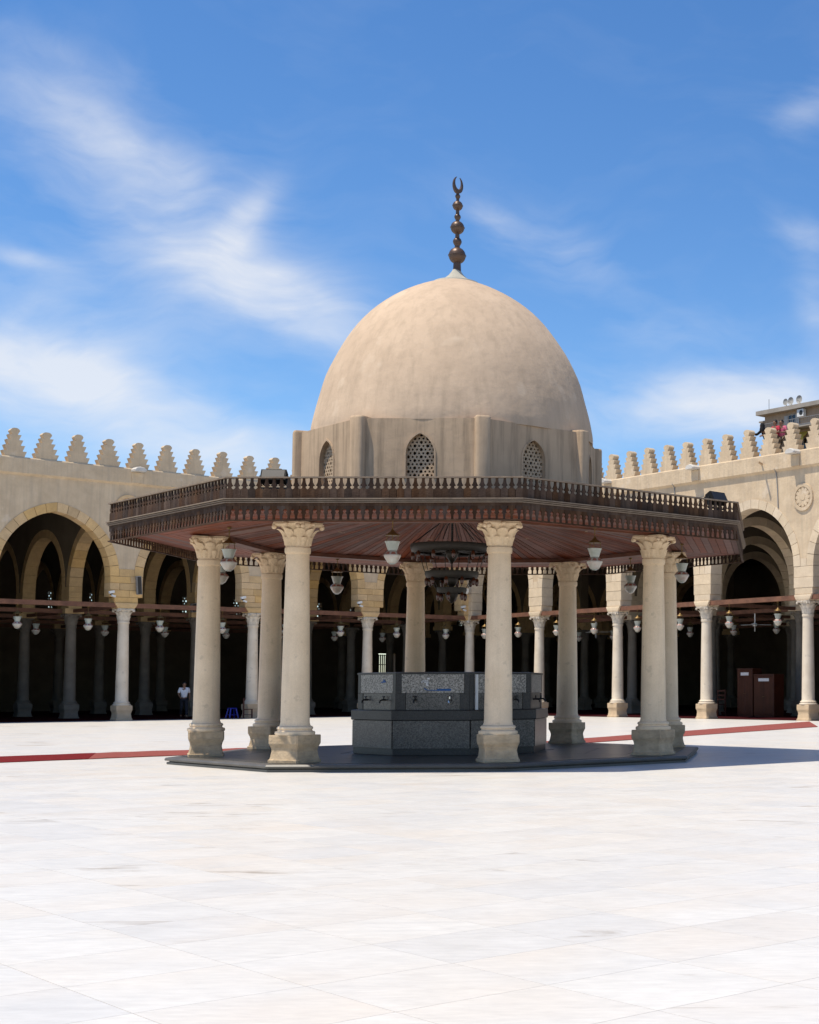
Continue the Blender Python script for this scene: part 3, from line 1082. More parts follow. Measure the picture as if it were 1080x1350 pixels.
    # drain spouts above the columns
    for k_ in range(1, nb + 1):
        u = k_ * S - 0.4
        b = MB(mir)
        rings = []
        for yy in (0.30, 0.95, 1.02):
            q_ = 1.0 if yy < 1 else 0.85
            rings.append([(u + q_ * x, yy, 14.28 + q_ * z) for x, z in ((-.34, -.05), (.34, -.05), (.36, .06), (.22, .19), (0, .23), (-.22, .19), (-.36, .06))])
        b.loft(rings)
        b.f = [tuple(reversed(f)) for f in b.f]
        obj('drain_spout', b, M['spout'], root)
        b = MB(mir)
        b.box(u - .30, u + .30, F + .17, F + .24, 13.6, 14.21)
        obj('spout_block', b, M['plaster'], root)
    # rosettes on the spandrels
    for k_ in range(1, nb + 1):
        ro = MB(mir)
        T = 28

        def disc(bb, r0_, r1_, y0_, y1_):
            vs = []
            for t in range(T):
                c_, s_ = cos(2 * pi * t / T), sin(2 * pi * t / T)
                vs += [(r0_ * c_, y0_, r0_ * s_), (r0_ * c_, y1_, r0_ * s_), (r1_ * c_, y1_, r1_ * s_), (r1_ * c_, y0_, r1_ * s_)]
            fs = []
            for t in range(T):
                p, q_ = 4 * t, 4 * ((t + 1) % T)
                fs += [(p, p + 1, q_ + 1, q_), (p + 1, p + 2, q_ + 2, q_ + 1), (p + 2, p + 3, q_ + 3, q_ + 2)]
            bb.add(vs, fs)
        disc(ro, 0.56, 0.74, F - .01, F + .08)
        disc(ro, 0.0, 0.57, F - .01, F + .015)
        disc(ro, 0.0, 0.17, F, F + .08)
        for t in range(12):
            th = 2 * pi * t / 12
            c_, s_ = cos(th), sin(th)
            pts = [(0.14, -.03), (0.36, -.10), (0.50, -.085), (0.54, 0), (0.50, .085), (0.36, .10), (0.14, .03)]
            ro.plate([(c_ * x - s_ * z, s_ * x + c_ * z) for x, z in pts], lambda x, z, d: (x, F + .062 - d, z), 0.06)
        obj('rosette', ro, M['plaster'] if side == 'R' else M['ochre'], root, J(k_ * S, 0, 11.9 if side == 'R' else 12.15))
    # a cable down the face and an iron stub, as between the spouts and the rosettes
    if side == 'R':
        for u in (30.0, 21.6):
            b = MB(mir)
            b.tube([(u, F + .19, 13.62), (u + .02, F + .04, 13.42), (u + .10, F + .025, 12.6), (u + .16, F + .03, 11.45)], .028, 6)
            b.f = [tuple(reversed(f)) for f in b.f]
            obj('cable', b, M['grey_paint'], root)
        b = MB(mir)
        b.bar((29.0, F + .1, 13.98), (29.35, F + .75, 14.0), .09)
        obj('iron_stub', b, M['tan_plinth'], root)
    # roof slab, back wall with a row of pierced windows
    b = MB(mir)
    u0r = -DEPTH - 1 if side == 'L' else -0.60
    b.box(u0r, UE, -DEPTH - .5, B - .12, 13.22, 13.9)
    obj('roof', b, M['ceiling'], root)
    b = MB(mir)
    ub = -DEPTH - 0.6
    us_w = sorted([(k_ + .5) * S + d for k_ in range(-5, nb) for d in (-1.6, 1.6)])
    zr = ((0.0, 8.0), (9.7, 13.21))
    door = (DOOR0, DOOR1, 5.1) if side == 'L' else None
    for z0, z1 in zr:
        if door and z0 == 0:
            b.box(ub, door[0], -DEPTH - .5, -DEPTH, z0, z1)
            b.box(door[1], UE, -DEPTH - .5, -DEPTH, z0, z1)
            b.box(door[0], door[1], -DEPTH - .5, -DEPTH, door[2], z1)
        else:
            b.box(ub, UE, -DEPTH - .5, -DEPTH, z0, z1)
    cur = ub
    for uw in us_w:
        b.box(cur, uw - .4, -DEPTH - .5, -DEPTH, 8.0, 9.7)
        cur = uw + .4
    b.box(cur, UE, -DEPTH - .5, -DEPTH, 8.0, 9.7)
    b.box(UE, UE + .4, -DEPTH - .5, B, 0, 13.21)
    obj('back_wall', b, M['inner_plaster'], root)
    gm = grille_mb(0.8, 1.7, 0.26, 0.16, lambda x, z, d: (x, -d, z), False, 0.1)
    gme = gm.mesh('window_grille', M['grille'])
    for uw in us_w:
        link('window_grille', gme, root, J(uw, -DEPTH - .12, 8.0))
    if door:
        b = MB(mir)
        for k_ in range(5):
            b.box(door[1] - .85 + k_ * .2, door[1] - .72 + k_ * .2, -DEPTH + .02, -DEPTH + .06, 0.02, 5.0)
        for z in (0.1, 1.0, 2.0, 3.0, 4.0, 4.9):
            b.box(door[1] - .9, door[1] + .10, -DEPTH + .06, -DEPTH + .09, z, z + .07)
        obj('lattice_door', b, M['iron'], root)
    return root, J, S, S2


arcL, JL, _, _ = build_arcade('L')
arcR, JR, _, _ = build_arcade('R')


def LW(u, w):
    return (C.x - dLv.x * u + dRv.x * w, C.y - dLv.y * u + dRv.y * w)


def RW(u, w):
    return (C.x + dRv.x * u - dLv.x * w, C.y + dRv.y * u - dLv.y * w)


# carpeted floor of both wings
mb = MB()
q = [LW(44, .30), LW(-41, .30), LW(-41, -41), LW(44, -41)]
mb.add([(x, y, .018) for x, y in q], [(3, 2, 1, 0)])
q = [RW(.3, .30), RW(45, .30), RW(45, -41), RW(.3, -41)]
mb.add([(x, y, .022) for x, y in q], [(0, 1, 2, 3)])
mb.f = [tuple(f) for f in mb.f]
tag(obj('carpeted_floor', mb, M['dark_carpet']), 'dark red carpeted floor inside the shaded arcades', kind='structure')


# ------------------------------------------------------------------ the pavilion
pav = thing('domed_pavilion', 'octagonal fountain pavilion with tan dome, dark wooden eaves and eight stone columns', 'pavilion', (PX, PY, 0), PHI)


def O8(R, k_, z):
    t = -pi / 2 - pi / 8 + k_ * pi / 4
    return (R * cos(t), R * sin(t), z)


def facet(k_):
    """frame of facet k: centre direction angle"""
    return -pi / 2 + k_ * pi / 4


def FT(k_, ap):
    """T(x, z, d): x along the facet (left to right seen from outside), d inwards from apothem ap"""
    t = facet(k_)
    nx, ny = cos(t), sin(t)
    tx, ty = -sin(t), cos(t)
    return lambda x, z, d: (nx * (ap - d) + tx * x, ny * (ap - d) + ty * x, z)


c8 = cos(pi / 8)
# stepped platform
b = MB()
rings = []
for R, z in ((6.66, 0), (6.66, .05), (6.60, .06), (6.60, .075), (6.70, .085), (6.71, .12), (6.68, .155), (6.62, .163)):
    rings.append([O8(R, k_, z) for k_ in range(8)])
b.loft(rings)
obj('platform', b, M['step'], pav)
# inner paving slabs of the platform, one trapezoid ring and radial joints
for k_ in range(8):
    for r0, r1 in ((2.7, 3.9), (3.9, 5.1), (5.1, 6.34)):
        for sgn in (0, 1):
            T = FT(k_, 0)
            t8 = math.tan(pi / 8)
            x00, x01 = -r0 * c8 * t8, r0 * c8 * t8
            x10, x11 = -r1 * c8 * t8, r1 * c8 * t8
            g_ = .008
            xs = [(x00 + g_, x10 + g_, -g_, -g_), (g_, g_, x01 - g_, x11 - g_)][sgn]
            ya, yb = -(r0 * c8 + g_), -(r1 * c8 - g_)
            bb = MB()
            lo = [T(xs[0], .16, ya), T(xs[1], .16, yb), T(xs[3], .16, yb), T(xs[2], .16, ya)]
            hi = [(p[0], p[1], .170) for p in lo]
            bb.loft([lo, hi], cap0=False)
            obj('paving_slab', bb, M['platform_paving'], pav)

# columns
cap = capital_mb(0.258, 0.45, 0.53, 9).mesh('capital', M['carved'], 50)
sh = shaft_mb(0.306, 0.246, 0.77, 4.90, n=32).mesh('column', M['limestone'], 40)
pl = plinth_mb(0.395, 0.60).mesh('plinth', M['plinth'])
for k_ in range(8):
    t = -pi / 2 - pi / 8 + k_ * pi / 4
    x, y, _z = O8(5.80, k_, 0)
    o = link('column', sh, pav, (x, y, 0), t)
    link('plinth', pl, o, (0, 0, 0.171))
    link('capital', cap, o, (0, 0, 4.90))

# ring beam over the columns, outer soffit, inner raised ceiling
for k_ in range(8):
    b = MB()
    T = FT(k_, 5.80 * c8)
    hl = 5.80 * sin(pi / 8)
    o_, i_ = hl + .15 * math.tan(pi / 8), hl - .15 * math.tan(pi / 8)
    b.loft([[T(-o_, z, -.15), T(-i_, z, .15), T(i_, z, .15), T(o_, z, -.15)] for z in (5.435, 5.53)])
    b.f = [tuple(reversed(f)) for f in b.f]
    obj('ring_beam', b, M['beam'], pav)
t8 = math.tan(pi / 8)
for k_ in range(8):
    T = FT(k_, 0)
    # soffit boards parallel to the eaves
    a0, a1, nbd = 5.80 * c8 + .16, 7.36, 10
    for i in range(nbd):
        p, q_ = a0 + (a1 - a0) * i / nbd + .006, a0 + (a1 - a0) * (i + 1) / nbd - .006
        b = MB()
        dz = rnd.uniform(0, .006)
        lo = [T(-p * t8, 5.47 + dz, -p), T(-q_ * t8, 5.47 + dz, -q_), T(q_ * t8, 5.47 + dz, -q_), T(p * t8, 5.47 + dz, -p)]
        hi = [(v[0], v[1], 5.50) for v in lo]
        b.loft([lo, hi])
        obj('soffit_board', b, M['plank'], pav)
    # ceiling planks rising to the middle
    r0, z0, r1, z1 = 5.80 * c8 - .14, 5.53, 1.3, 6.33
    npk = 21
    for i in range(npk):
        fa, fb = -1 + 2 * i / npk, -1 + 2 * (i + 1) / npk
        gp = .019
        b = MB()
        pts = []
        for f, s_ in ((fa, 1), (fb, -1)):
            for r_, z in ((r0, z0), (r1, z1)):
                pts.append((f * r_ * t8 + s_ * gp * r_ / r0 * .7, z, r_))
        dz = rnd.uniform(0, .012)
        lo = [T(pts[0][0], pts[0][1] + dz, -pts[0][2]), T(pts[1][0], pts[1][1] + dz, -pts[1][2]), T(pts[3][0], pts[3][1] + dz, -pts[3][2]), T(pts[2][0], pts[2][1] + dz, -pts[2][2])]
        lo = [lo[0], lo[3], lo[2], lo[1]]
        hi = [(v[0], v[1], v[2] + .035) for v in lo]
        b.loft([hi, lo])
        obj('ceiling_plank', b, M['plank'], pav)
b = MB()
b.loft([[O8(6.1, k_, 5.575) for k_ in range(8)], [O8(1.0, k_, 6.41) for k_ in range(8)]], cap0=False)
b.loft([[O8(7.93, k_, 5.505) for k_ in range(8)], [O8(7.93, k_, 5.60) for k_ in range(8)], [O8(3.6, k_, 5.97) for k_ in range(8)]], cap0=False, cap1=False)
b.loft([[O8(7.93, k_, 5.505) for k_ in range(8)], [O8(5.9, k_, 5.535) for k_ in range(8)]][::-1], cap0=False, cap1=False)
obj('roof_deck', b, M['ceiling'], pav)

# eaves: fascia board, ledge, pierced fringe and balustrade, all of single slats
AP = 8.03 * c8
HALF = 8.03 * sin(pi / 8)
NSL = 40
PIT = 2 * HALF / NSL


def slat_mb(kind):
    p = PIT / 2
    if kind == 'top':
        half = [(p * .985, 0), (p * .985, .195), (p * .60, .212), (p * .40, .235), (p * .42, .252), (p * .74, .264), (p * .86, .276), (p * .62, .298), (p * .40, .34), (p * .32, .40), (p * .36, .435)]
        z0, d0, th = 5.71, .0, .035
    else:
        half = [(p * .36, -.005), (p * .28, .03), (p * .30, .09), (p * .50, .125), (p * .72, .14), (p * .52, .155), (p * .46, .18), (p * .58, .205), (p * .985, .222), (p * .985, .30)]
        z0, d0, th = 5.275, .0, .03
    ol = half + [(-x, z) for x, z in reversed(half)]
    b = MB()
    b.plate(ol, lambda x, z, d: (x, d, z), th)
    return b, z0


slat = {}
for kd in ('top', 'low'):
    b, z0 = slat_mb(kd)
    b2 = MB()
    b2.v, b2.f = list(b.v), list(b.f)
    slat[kd] = (b, b2.mesh('slat', M['wood_dark']), z0)
for k_ in range(8):
    t = facet(k_)
    T = FT(k_, AP)
    cl = lambda z0, z1, d0, d1, e=0.0: [[T(-(HALF - d0 * t8), z, d0), T(HALF - d0 * t8, z, d0), T(HALF - d1 * t8, z, d1), T(-(HALF - d1 * t8), z, d1)] for z in (z0, z1)]

    def rail(name, z0, z1, d0, d1, m_):
        bb = MB()
        bb.loft(cl(z0, z1, d0, d1))
        return obj(name, bb, m_, pav)
    rail('top_rail', 6.135, 6.165, -.02, .07, M['wood_trim'])
    rail('fascia', 5.555, 5.70, .012, .06, M['wood_dark'])
    rail('bottom_rail', 5.245, 5.272, -.012, .045, M['wood_dark'])
    for z0, z1, dd in ((5.69, 5.712, -.062), (5.655, 5.675, -.042), (5.62, 5.64, -.022)):
        rail('moulding', z0, z1, dd, .011, M['wood_trim'] if k_ in (0, 6, 7, 5) else M['wood_trim'])
    for kd, nm in (('top', 'balustrade_slat'), ('low', 'fringe_slat')):
        src, me_, z0 = slat[kd]
        own = k_ in (0, 1, 7)
        st = MB()
        for i in range(NSL):
            x = -HALF + (i + .5) * PIT
            p = T(x, z0, .018)
            if own:
                o = link(nm, me_, pav, p, t + pi / 2 + rnd.uniform(-.02, .02))
                o.rotation_euler.y = rnd.gauss(0, .012)
                o.scale = (rnd.uniform(.94, 1.03), 1, 1)
            else:
                st.add([(p[0] + cos(t + pi / 2) * v[0] - sin(t + pi / 2) * v[1], p[1] + sin(t + pi / 2) * v[0] + cos(t + pi / 2) * v[1], p[2] + v[2]) for v in src.v], src.f)
        if not own:
            tag(obj('rear_slats', st, M['wood_dark'], pav), kind='stuff')
    # backing board of the lower balustrade
    rail('backing_board', 5.712, 5.90, .056, .075, M['wood_dark'])


# drum with eight arched windows
DR = 3.92
DAP = DR * c8 - .10
DH = DAP * t8
ZD0, ZD1 = 5.93, 8.10


def win_outline(w, zb, zt, n=6):
    zs = zt - w * 0.72
    pts = [(-w / 2, zb)]
    r = (w * .72) ** 2
    a_ = w / 2
    R_ = (r + a_ * a_) / (2 * a_)
    ti = acos((R_ - a_) / R_)
    L_ = [(-(-(R_ - a_) + R_ * cos(ti * i / n)), zs + R_ * sin(ti * i / n)) for i in range(n + 1)]
    Rr_ = [(-x, z) for x, z in reversed(L_)][1:]
    return pts + L_ + Rr_ + [(w / 2, zb)]


WO = win_outline(0.66, 6.68, 7.74)
dr = MB()
for k_ in range(8):
    T = FT(k_, DAP)

    def quad(a_, b_, c_, d_):
        dr.add([T(*a_), T(*b_), T(*c_), T(*d_)], [(0, 1, 2, 3)])
    xl, xr = WO[0][0], WO[-1][0]
    zb = WO[0][1]
    quad((-DH, ZD0, 0), (xl, ZD0, 0), (xl, ZD1, 0), (-DH, ZD1, 0))
    quad((xr, ZD0, 0), (DH, ZD0, 0), (DH, ZD1, 0), (xr, ZD1, 0))
    quad((xl, ZD0, 0), (xr, ZD0, 0), (xr, zb, 0), (xl, zb, 0))
    for (xa, za), (xb, zb_) in zip(WO[1:-2], WO[2:-1]):
        quad((xa, za, 0), (xb, zb_, 0), (xb, ZD1, 0), (xa, ZD1, 0))
    for (xa, za), (xb, zb_) in zip(WO, WO[1:] + WO[:1]):
        quad((xa, za, 0), (xa, za, .22), (xb, zb_, .22), (xb, zb_, 0))
top = [O8(DAP / c8, k_, ZD1) for k_ in range(8)]
dr.add(top + [O8(2.6, k_, ZD1) for k_ in range(8)], [(k_, (k_ + 1) % 8, 8 + (k_ + 1) % 8, 8 + k_) for k_ in range(8)])
obj('drum', dr, M['drum'], pav)
for k_ in range(8):
    T = FT(k_, DAP)
    gm = grille_mb(0.66, 1.06, 0.100, 0.05, lambda x, z, d: T(x, z + 6.68, .11 + d), True, .03)
    win = obj('window_grille', gm, M['grille'], pav)
    fr = MB()
    for (xa, za), (xb, zb_) in zip(WO[:-1], WO[1:]):
        n1 = Vector((xa, za)) - Vector((0, 7.1))
        n2 = Vector((xb, zb_)) - Vector((0, 7.1))
        n1 = n1.normalized() * .045
        n2 = n2.normalized() * .045
        if (xa, za) == WO[0]:
            n1 = Vector((-.045, 0))
        if (xb, zb_) == WO[-1]:
            n2 = Vector((.045, 0))
        vs = [T(xa, za, -.018), T(xb, zb_, -.018), T(xb + n2.x, zb_ + n2.y, -.018), T(xa + n1.x, za + n1.y, -.018),
              T(xb + n2.x, zb_ + n2.y, .01), T(xa + n1.x, za + n1.y, .01), T(xa, za, .01), T(xb, zb_, .01)]
        fr.add(vs, [(3, 2, 1, 0), (2, 3, 5, 4), (0, 1, 7, 6)])
    obj('window_frame', fr, M['drum'], win)
    # corner pier of the drum
    x, y, _z = O8(DR - .21, k_, 0)
    t = -pi / 2 - pi / 8 + k_ * pi / 4
    pb = MB()
    prof = []
    for z, s_ in ((ZD0, 1), (8.09, 1), (8.13, .97), (8.15, .9)):
        ring = []
        for xx, yy in ((-.2, -.165), (.08, -.18), (.155, -.178), (.20, -.15), (.222, -.09), (.222, .09), (.20, .15), (.155, .178), (.08, .18), (-.2, .165)):
            ring.append((x + s_ * (xx * cos(t) - yy * sin(t)), y + s_ * (xx * sin(t) + yy * cos(t)), z))
        prof.append(ring)
    pb.loft(prof)
    obj('corner_pier', pb, M['drum'], pav, smooth=50)

# dome
b = MB()
prof = [(3.535, 8.08), (3.53, 8.25), (3.50, 8.45), (3.43, 8.82), (3.33, 9.2), (3.20, 9.62), (3.03, 10.02), (2.84, 10.4), (2.60, 10.77), (2.33, 11.12), (2.03, 11.43),
        (1.70, 11.69), (1.36, 11.90), (1.02, 12.07), (.72, 12.19), (.53, 12.26)]
# refine
pp = []
for i in range(len(prof) - 1):
    p0, p1, p2, p3 = prof[max(i - 1, 0)], prof[i], prof[i + 1], prof[min(i + 2, len(prof) - 1)]
    for s_ in (0, .5):
        pp.append(tuple(.5 * (2 * p1[d] + (p2[d] - p0[d]) * s_ + (2 * p0[d] - 5 * p1[d] + 4 * p2[d] - p3[d]) * s_ ** 2 + (3 * p1[d] - p0[d] - 3 * p2[d] + p3[d]) * s_ ** 3) for d in (0, 1)))
pp.append(prof[-1])
b.lathe(pp, 96)
rr = random.Random(4)
wv = [(rr.uniform(0, 6.3), rr.randint(2, 9), rr.uniform(1.5, 5)) for _ in range(7)]
b.v = [(x * f, y * f, z) for (x, y, z) in b.v for f in [1 + .0022 * sum(sin(n_ * atan2(y, x) + p_ + fz * z) for p_, n_, fz in wv) / 2]]
obj('dome', b, M['dome'], pav, (.04, 0, 0), smooth=60)
b = MB()
b.lathe([(.60, 12.235), (.585, 12.27), (.50, 12.285), (.40, 12.325), (.29, 12.39), (.19, 12.48), (.12, 12.58), (.10, 12.62)], 40)
obj('dome_cap', b, M['lead'], pav, (.04, 0, 0), smooth=40)
# finial
b = MB()
b.lathe([(.13, 12.45), (.105, 12.6), (.095, 12.82), (.07, 13.2), (.065, 13.28), (.055, 13.55), (.05, 13.9), (.045, 14.2), (.04, 14.48), (.04, 14.66)], 16)
for z, r_ in ((13.38, .115), (14.03, .085), (14.575, .068)):
    b.lathe([(r_ * .5, z - r_ * 1.2), (r_ * .95, z - r_ * .35), (r_ * 1.0, z), (r_ * .8, z + r_ * .5), (r_ * .5, z + r_ * .8)], 16)
fin = obj('finial', b, M['bronze'], pav, (.055, 0, 0), smooth=40)
for z, r_ in ((13.0, .218), (13.74, .176), (14.32, .130)):
    b = MB()
    n = 8
    pr = [(max(.02, r_ * sin(pi * i / 16)), z - r_ * cos(pi * i / 16)) for i in range(0, 8)]
    pr += [(r_ * 1.0, z - .012), (r_ * 1.06, z - .008), (r_ * 1.06, z + .012), (r_ * .99, z + .02)]
    pr += [(max(.02, r_ * sin(pi * i / 16)), z - r_ * cos(pi * i / 16)) for i in range(9, 17)]
    b.lathe(pr, 28)
    obj('ball', b, M['bronze_top'] if False else M['bronze'], fin, smooth=40)
b = MB()
# crescent: outer ellipse and inner ellipse offset upwards, with thickness
N = 26
rings = []
for i in range(N + 1):
    t = radians(108) + radians(324) * i / N
    o_ = Vector((.165 * cos(t), .225 * sin(t)))
    inn = Vector((.112 * cos(t), .170 * sin(t) + .045))
    if i in (0, N):
        inn = o_.lerp(inn, .25)
    th = .035 * (1 - abs(2 * i / N - 1)) + .008
    rings.append([(o_.x, -th, o_.y), (inn.x, -th, inn.y), (inn.x, th, inn.y), (o_.x, th, o_.y)])
b.loft(rings)
cr = obj('crescent', b, M['bronze'], fin, (0, 0, 14.87), smooth=40)
cr.rotation_euler = (0, .06, .95)


# ------------------------------------------------------------------ granite fountain
fo = thing('ablution_fountain', 'octagonal speckled granite ablution fountain under the dome', 'fountain', (PX, PY, 0), PHI)
R1 = 2.27 / c8


def octa(R, z, dx=0, dy=0):
    return [(p[0] + dx, p[1] + dy, p[2]) for p in (O8(R, k_, z) for k_ in range(8))]


FX = .04
FZ = .171
b = MB()
b.loft([octa(R1 - .03, FZ, FX), octa(R1 - .03, .33, FX)])
obj('base_strip', b, M['granite_dark'], fo)
b = MB()
b.loft([octa(R1 - .06, .3301, FX), octa(R1 - .06, 1.001, FX)], cap0=False)
obj('core', b, M['granite_dark'], fo)
for k_ in range(8):
    T0 = FT(k_, 2.27)
    T = lambda x, z, d: (lambda p: (p[0] + FX, p[1], p[2]))(T0(x, z, d))
    h_ = 2.27 * t8
    for (z0, z1, x0, x1, m_, nm, d_) in ((.335, .995, -h_ + .02, h_ - .02, 'granite', 'lower_panel', 0.0),):
        bb = MB()
        bb.loft([[T(x0, z0, d_), T(x1, z0, d_), T(x1, z1, d_), T(x0, z1, d_)], [T(x0, z0, d_ + .05), T(x1, z0, d_ + .05), T(x1, z1, d_ + .05), T(x0, z1, d_ + .05)]][::-1])
        obj(nm, bb, M[m_], fo)
b = MB()
b.loft([octa(R1 + .01, 1.003, FX), octa(R1 + .03, 1.02, FX), octa(R1 + .03, 1.235, FX), octa(R1 + .01, 1.25, FX)])
obj('rim', b, M['granite_dark'], fo)
A2 = 2.15
h2 = A2 * t8
b = MB()
b.loft([octa(A2 / c8 - .06, 1.2501, FX), octa(A2 / c8 - .06, 2.12, FX)], cap0=False)
obj('upper_core', b, M['granite_dark'], fo)
for k_ in range(8):
    T0 = FT(k_, A2)
    T = lambda x, z, d: (lambda p: (p[0] + FX, p[1], p[2]))(T0(x, z, d))

    def panel(nm, x0, x1, z0, z1, m_, d_=0.0, dd=.05):
        bb = MB()
        bb.loft([[T(x0, z0, d_ + dd), T(x1, z0, d_ + dd), T(x1, z1, d_ + dd), T(x0, z1, d_ + dd)], [T(x0, z0, d_), T(x1, z0, d_), T(x1, z1, d_), T(x0, z1, d_)]])
        return obj(nm, bb, M[m_], fo)
    panel('upper_panel', -h2 + .14, h2 - .14, 1.665, 2.115, 'granite_light')
    panel('splash_panel', -h2 + .24, h2 - .24, 1.255, 1.655, 'granite', .012)
    panel('corner_strip', -h2 + .005, -h2 + .13, 1.665, 2.115, 'granite_dark')
    panel('corner_strip', h2 - .13, h2 - .005, 1.665, 2.115, 'granite_dark')
    panel('corner_block', -h2 + .005, -h2 + .23, 1.255, 1.655, 'granite_dark')
    panel('corner_block', h2 - .23, h2 - .005, 1.255, 1.655, 'granite_dark')
    # two taps to a side
    for x in (-.42, .42):
        bb = MB()
        bb.tube([T(x, 1.50, .02), T(x, 1.50, -.10), T(x, 1.47, -.15), T(x, 1.42, -.16)], .022, 8)
        bb.tube([T(x, 1.50, -.05), T(x, 1.58, -.05)], .018, 6)
        bb.tube([T(x - .05, 1.58, -.05), T(x + .05, 1.58, -.05)], .014, 6)
        obj('tap', bb, M['chrome'] if (k_ == 0 and x > 0) else M['iron'], fo, smooth=50)
b = MB()
b.loft([octa(A2 / c8 + .02, 2.118, FX), octa(A2 / c8 + .02, 2.16, FX), octa(A2 / c8 - .05, 2.17, FX)])
obj('top_slab', b, M['granite_dark'], fo)
# blue marks on two upper panels and the white board beside the third column
T0 = FT(0, A2)
Tf = lambda x, z, d: (lambda p: (p[0] + FX, p[1], p[2]))(T0(x, z, d))
b = MB()
b.plate([(-.20, 1.765), (-.12, 1.725), (.14, 1.715), (.46, 1.715), (.46, 1.765), (.14, 1.765), (.12, 1.738), (-.10, 1.742), (-.18, 1.785)], lambda x, z, d: Tf(x - .02, z, d - .012), .01)
obj('blue_arrow', b, M['blue_paint'], fo)
b = MB()
for i in range(9):
    x, z = rnd.uniform(-.28, -.05), rnd.uniform(1.84, 2.06)
    b.box(-.03, .03, -.004, .004, -.02, .02, Matrix.Translation(Tf(x, z, -.006)) @ Matrix.Rotation(rnd.uniform(-.8, .8), 4, 'Y'))
obj('pale_scuff', b, M['paper'], fo)
T7 = FT(7, A2)
b = MB()
b.plate([(.08, 1.91), (.34, 1.92), (.34, 1.95), (.24, 2.0), (.22, 1.955)], lambda x, z, d: (lambda p: (p[0] + FX, p[1], p[2]))(T7(x + .1, z, d - .012)), .01)
obj('blue_arrow', b, M['blue_paint'], fo)
T1 = FT(1, A2)
b = MB()
vs = [(-.80, 1.255), (-.74, 1.255), (-.74, 2.11), (-.80, 2.11)]
b.plate(vs, lambda x, z, d: (lambda p: (p[0] + FX, p[1], p[2]))(T1(x + .05, z, d - .06)), .05)
obj('white_post', b, M['white_paint'], fo)


# ------------------------------------------------------------------ hanging lanterns
def lantern(name, label, group, loc, chain, s=1.0, cap_col='brass'):
    """origin at the hook; chain = length from hook to cap"""
    t = thing(name, label, 'lantern', loc, rnd.uniform(0, 1), group)
    b = MB()
    b.torus((0, 0, -.03 * s), .035 * s, .012 * s, 10, 5)
    b.lathe([(.05 * s, 0), (.05 * s, -.02 * s), (.02 * s, -.03 * s)][::-1], 10)
    obj('hook', b, M['brass'], t, smooth=50)
    b = MB()
    b.tube([(0, 0, -.05 * s), (0, 0, -chain)], .010, 5)
    n = max(3, int(chain / .10))
    for i in range(n):
        b.ball((0, 0, -.06 * s - (chain - .06 * s) * (i + .5) / n), .018, 6, 4, 1.4)
    obj('chain', b, M['brass'], t)
    z = -chain
    b = MB()
    b.lathe([(.155 * s, z - .10 * s), (.15 * s, z - .085 * s), (.10 * s, z - .05 * s), (.05 * s, z - .01 * s), (.025 * s, z + .03 * s)], 18)
    obj('cap', b, M[cap_col], t, smooth=50)
    b = MB()
    b.tube([(.13 * s, 0, z - .09 * s), (.145 * s, 0, z - .25 * s)], .008 * s, 5)
    hm = b.mesh('hanger', M['brass'])
    for i in range(3):
        link('hanger', hm, t, (0, 0, 0), 2 * pi * i / 3)
    b = MB()
    b.lathe([(.095 * s, z - .43 * s), (.115 * s, z - .38 * s), (.15 * s, z - .26 * s), (.168 * s, z - .23 * s), (.163 * s, z - .225 * s), (.135 * s, z - .27 * s), (.09 * s, z - .40 * s)], 18)
    obj('glass_cup', b, M['glass_white'], t, smooth=50)
    b = MB()
    b.lathe([(.085 * s, z - .70 * s), (.10 * s, z - .69 * s), (.155 * s, z - .60 * s), (.188 * s, z - .545 * s), (.186 * s, z - .525 * s), (.135 * s, z - .46 * s), (.098 * s, z - .431 * s)], 20)
    bo = obj('glass_bowl', b, M['glass_bowl'], t, smooth=50)
    b = MB()
    nb_ = 8
    for i in range(nb_):
        a0, a1 = 2 * pi * (i + .12) / nb_, 2 * pi * (i + .88) / nb_
        rw = [(.189, -.515), (.165, -.492), (.140, -.461)]
        vs = []
        for (r_, zz), sh_ in zip(rw, (.0, .10, .30)):
            for aa in (a0 + sh_ * (a1 - a0) * .5, a1 - sh_ * (a1 - a0) * .5):
                vs.append((r_ * s * cos(aa), r_ * s * sin(aa), z + zz * s))
        b.add(vs, [(0, 1, 3, 2), (2, 3, 5, 4)])
    obj('painted_motif', b, M['lamp_paint'], bo)
    b = MB()
    b.lathe([(.03 * s, z - .73 * s), (.07 * s, z - .715 * s), (.07 * s, z - .701 * s)], 12)
    obj('foot', b, M['glass_white'], t, smooth=50)
    return t


LABS = {0: 'hanging glass lantern under the front eave, between the two front columns', 1: 'hanging glass lantern under the right front eave, right of the foremost column',
        2: 'hanging glass lantern at the right end of the pavilion, beside the rightmost column', 3: 'hanging glass lantern under the far right eave, left of the right pair of columns',
        4: 'hanging glass lantern under the rear eave, behind the foremost right column', 5: 'hanging glass lantern under the far left eave, in front of a dark arch',
        6: 'hanging glass lantern at the left end of the pavilion, half behind another lantern', 7: 'hanging glass lantern under the left front eave, touching the leftmost column'}
GP = 'glass lanterns under the pavilion eaves'
for k_ in range(8):
    t = facet(k_) + PHI
    lantern('hanging_lantern', LABS[k_], GP, (PX + 5.9 * cos(t), PY + 5.9 * sin(t), 5.468), .28, 1.0)

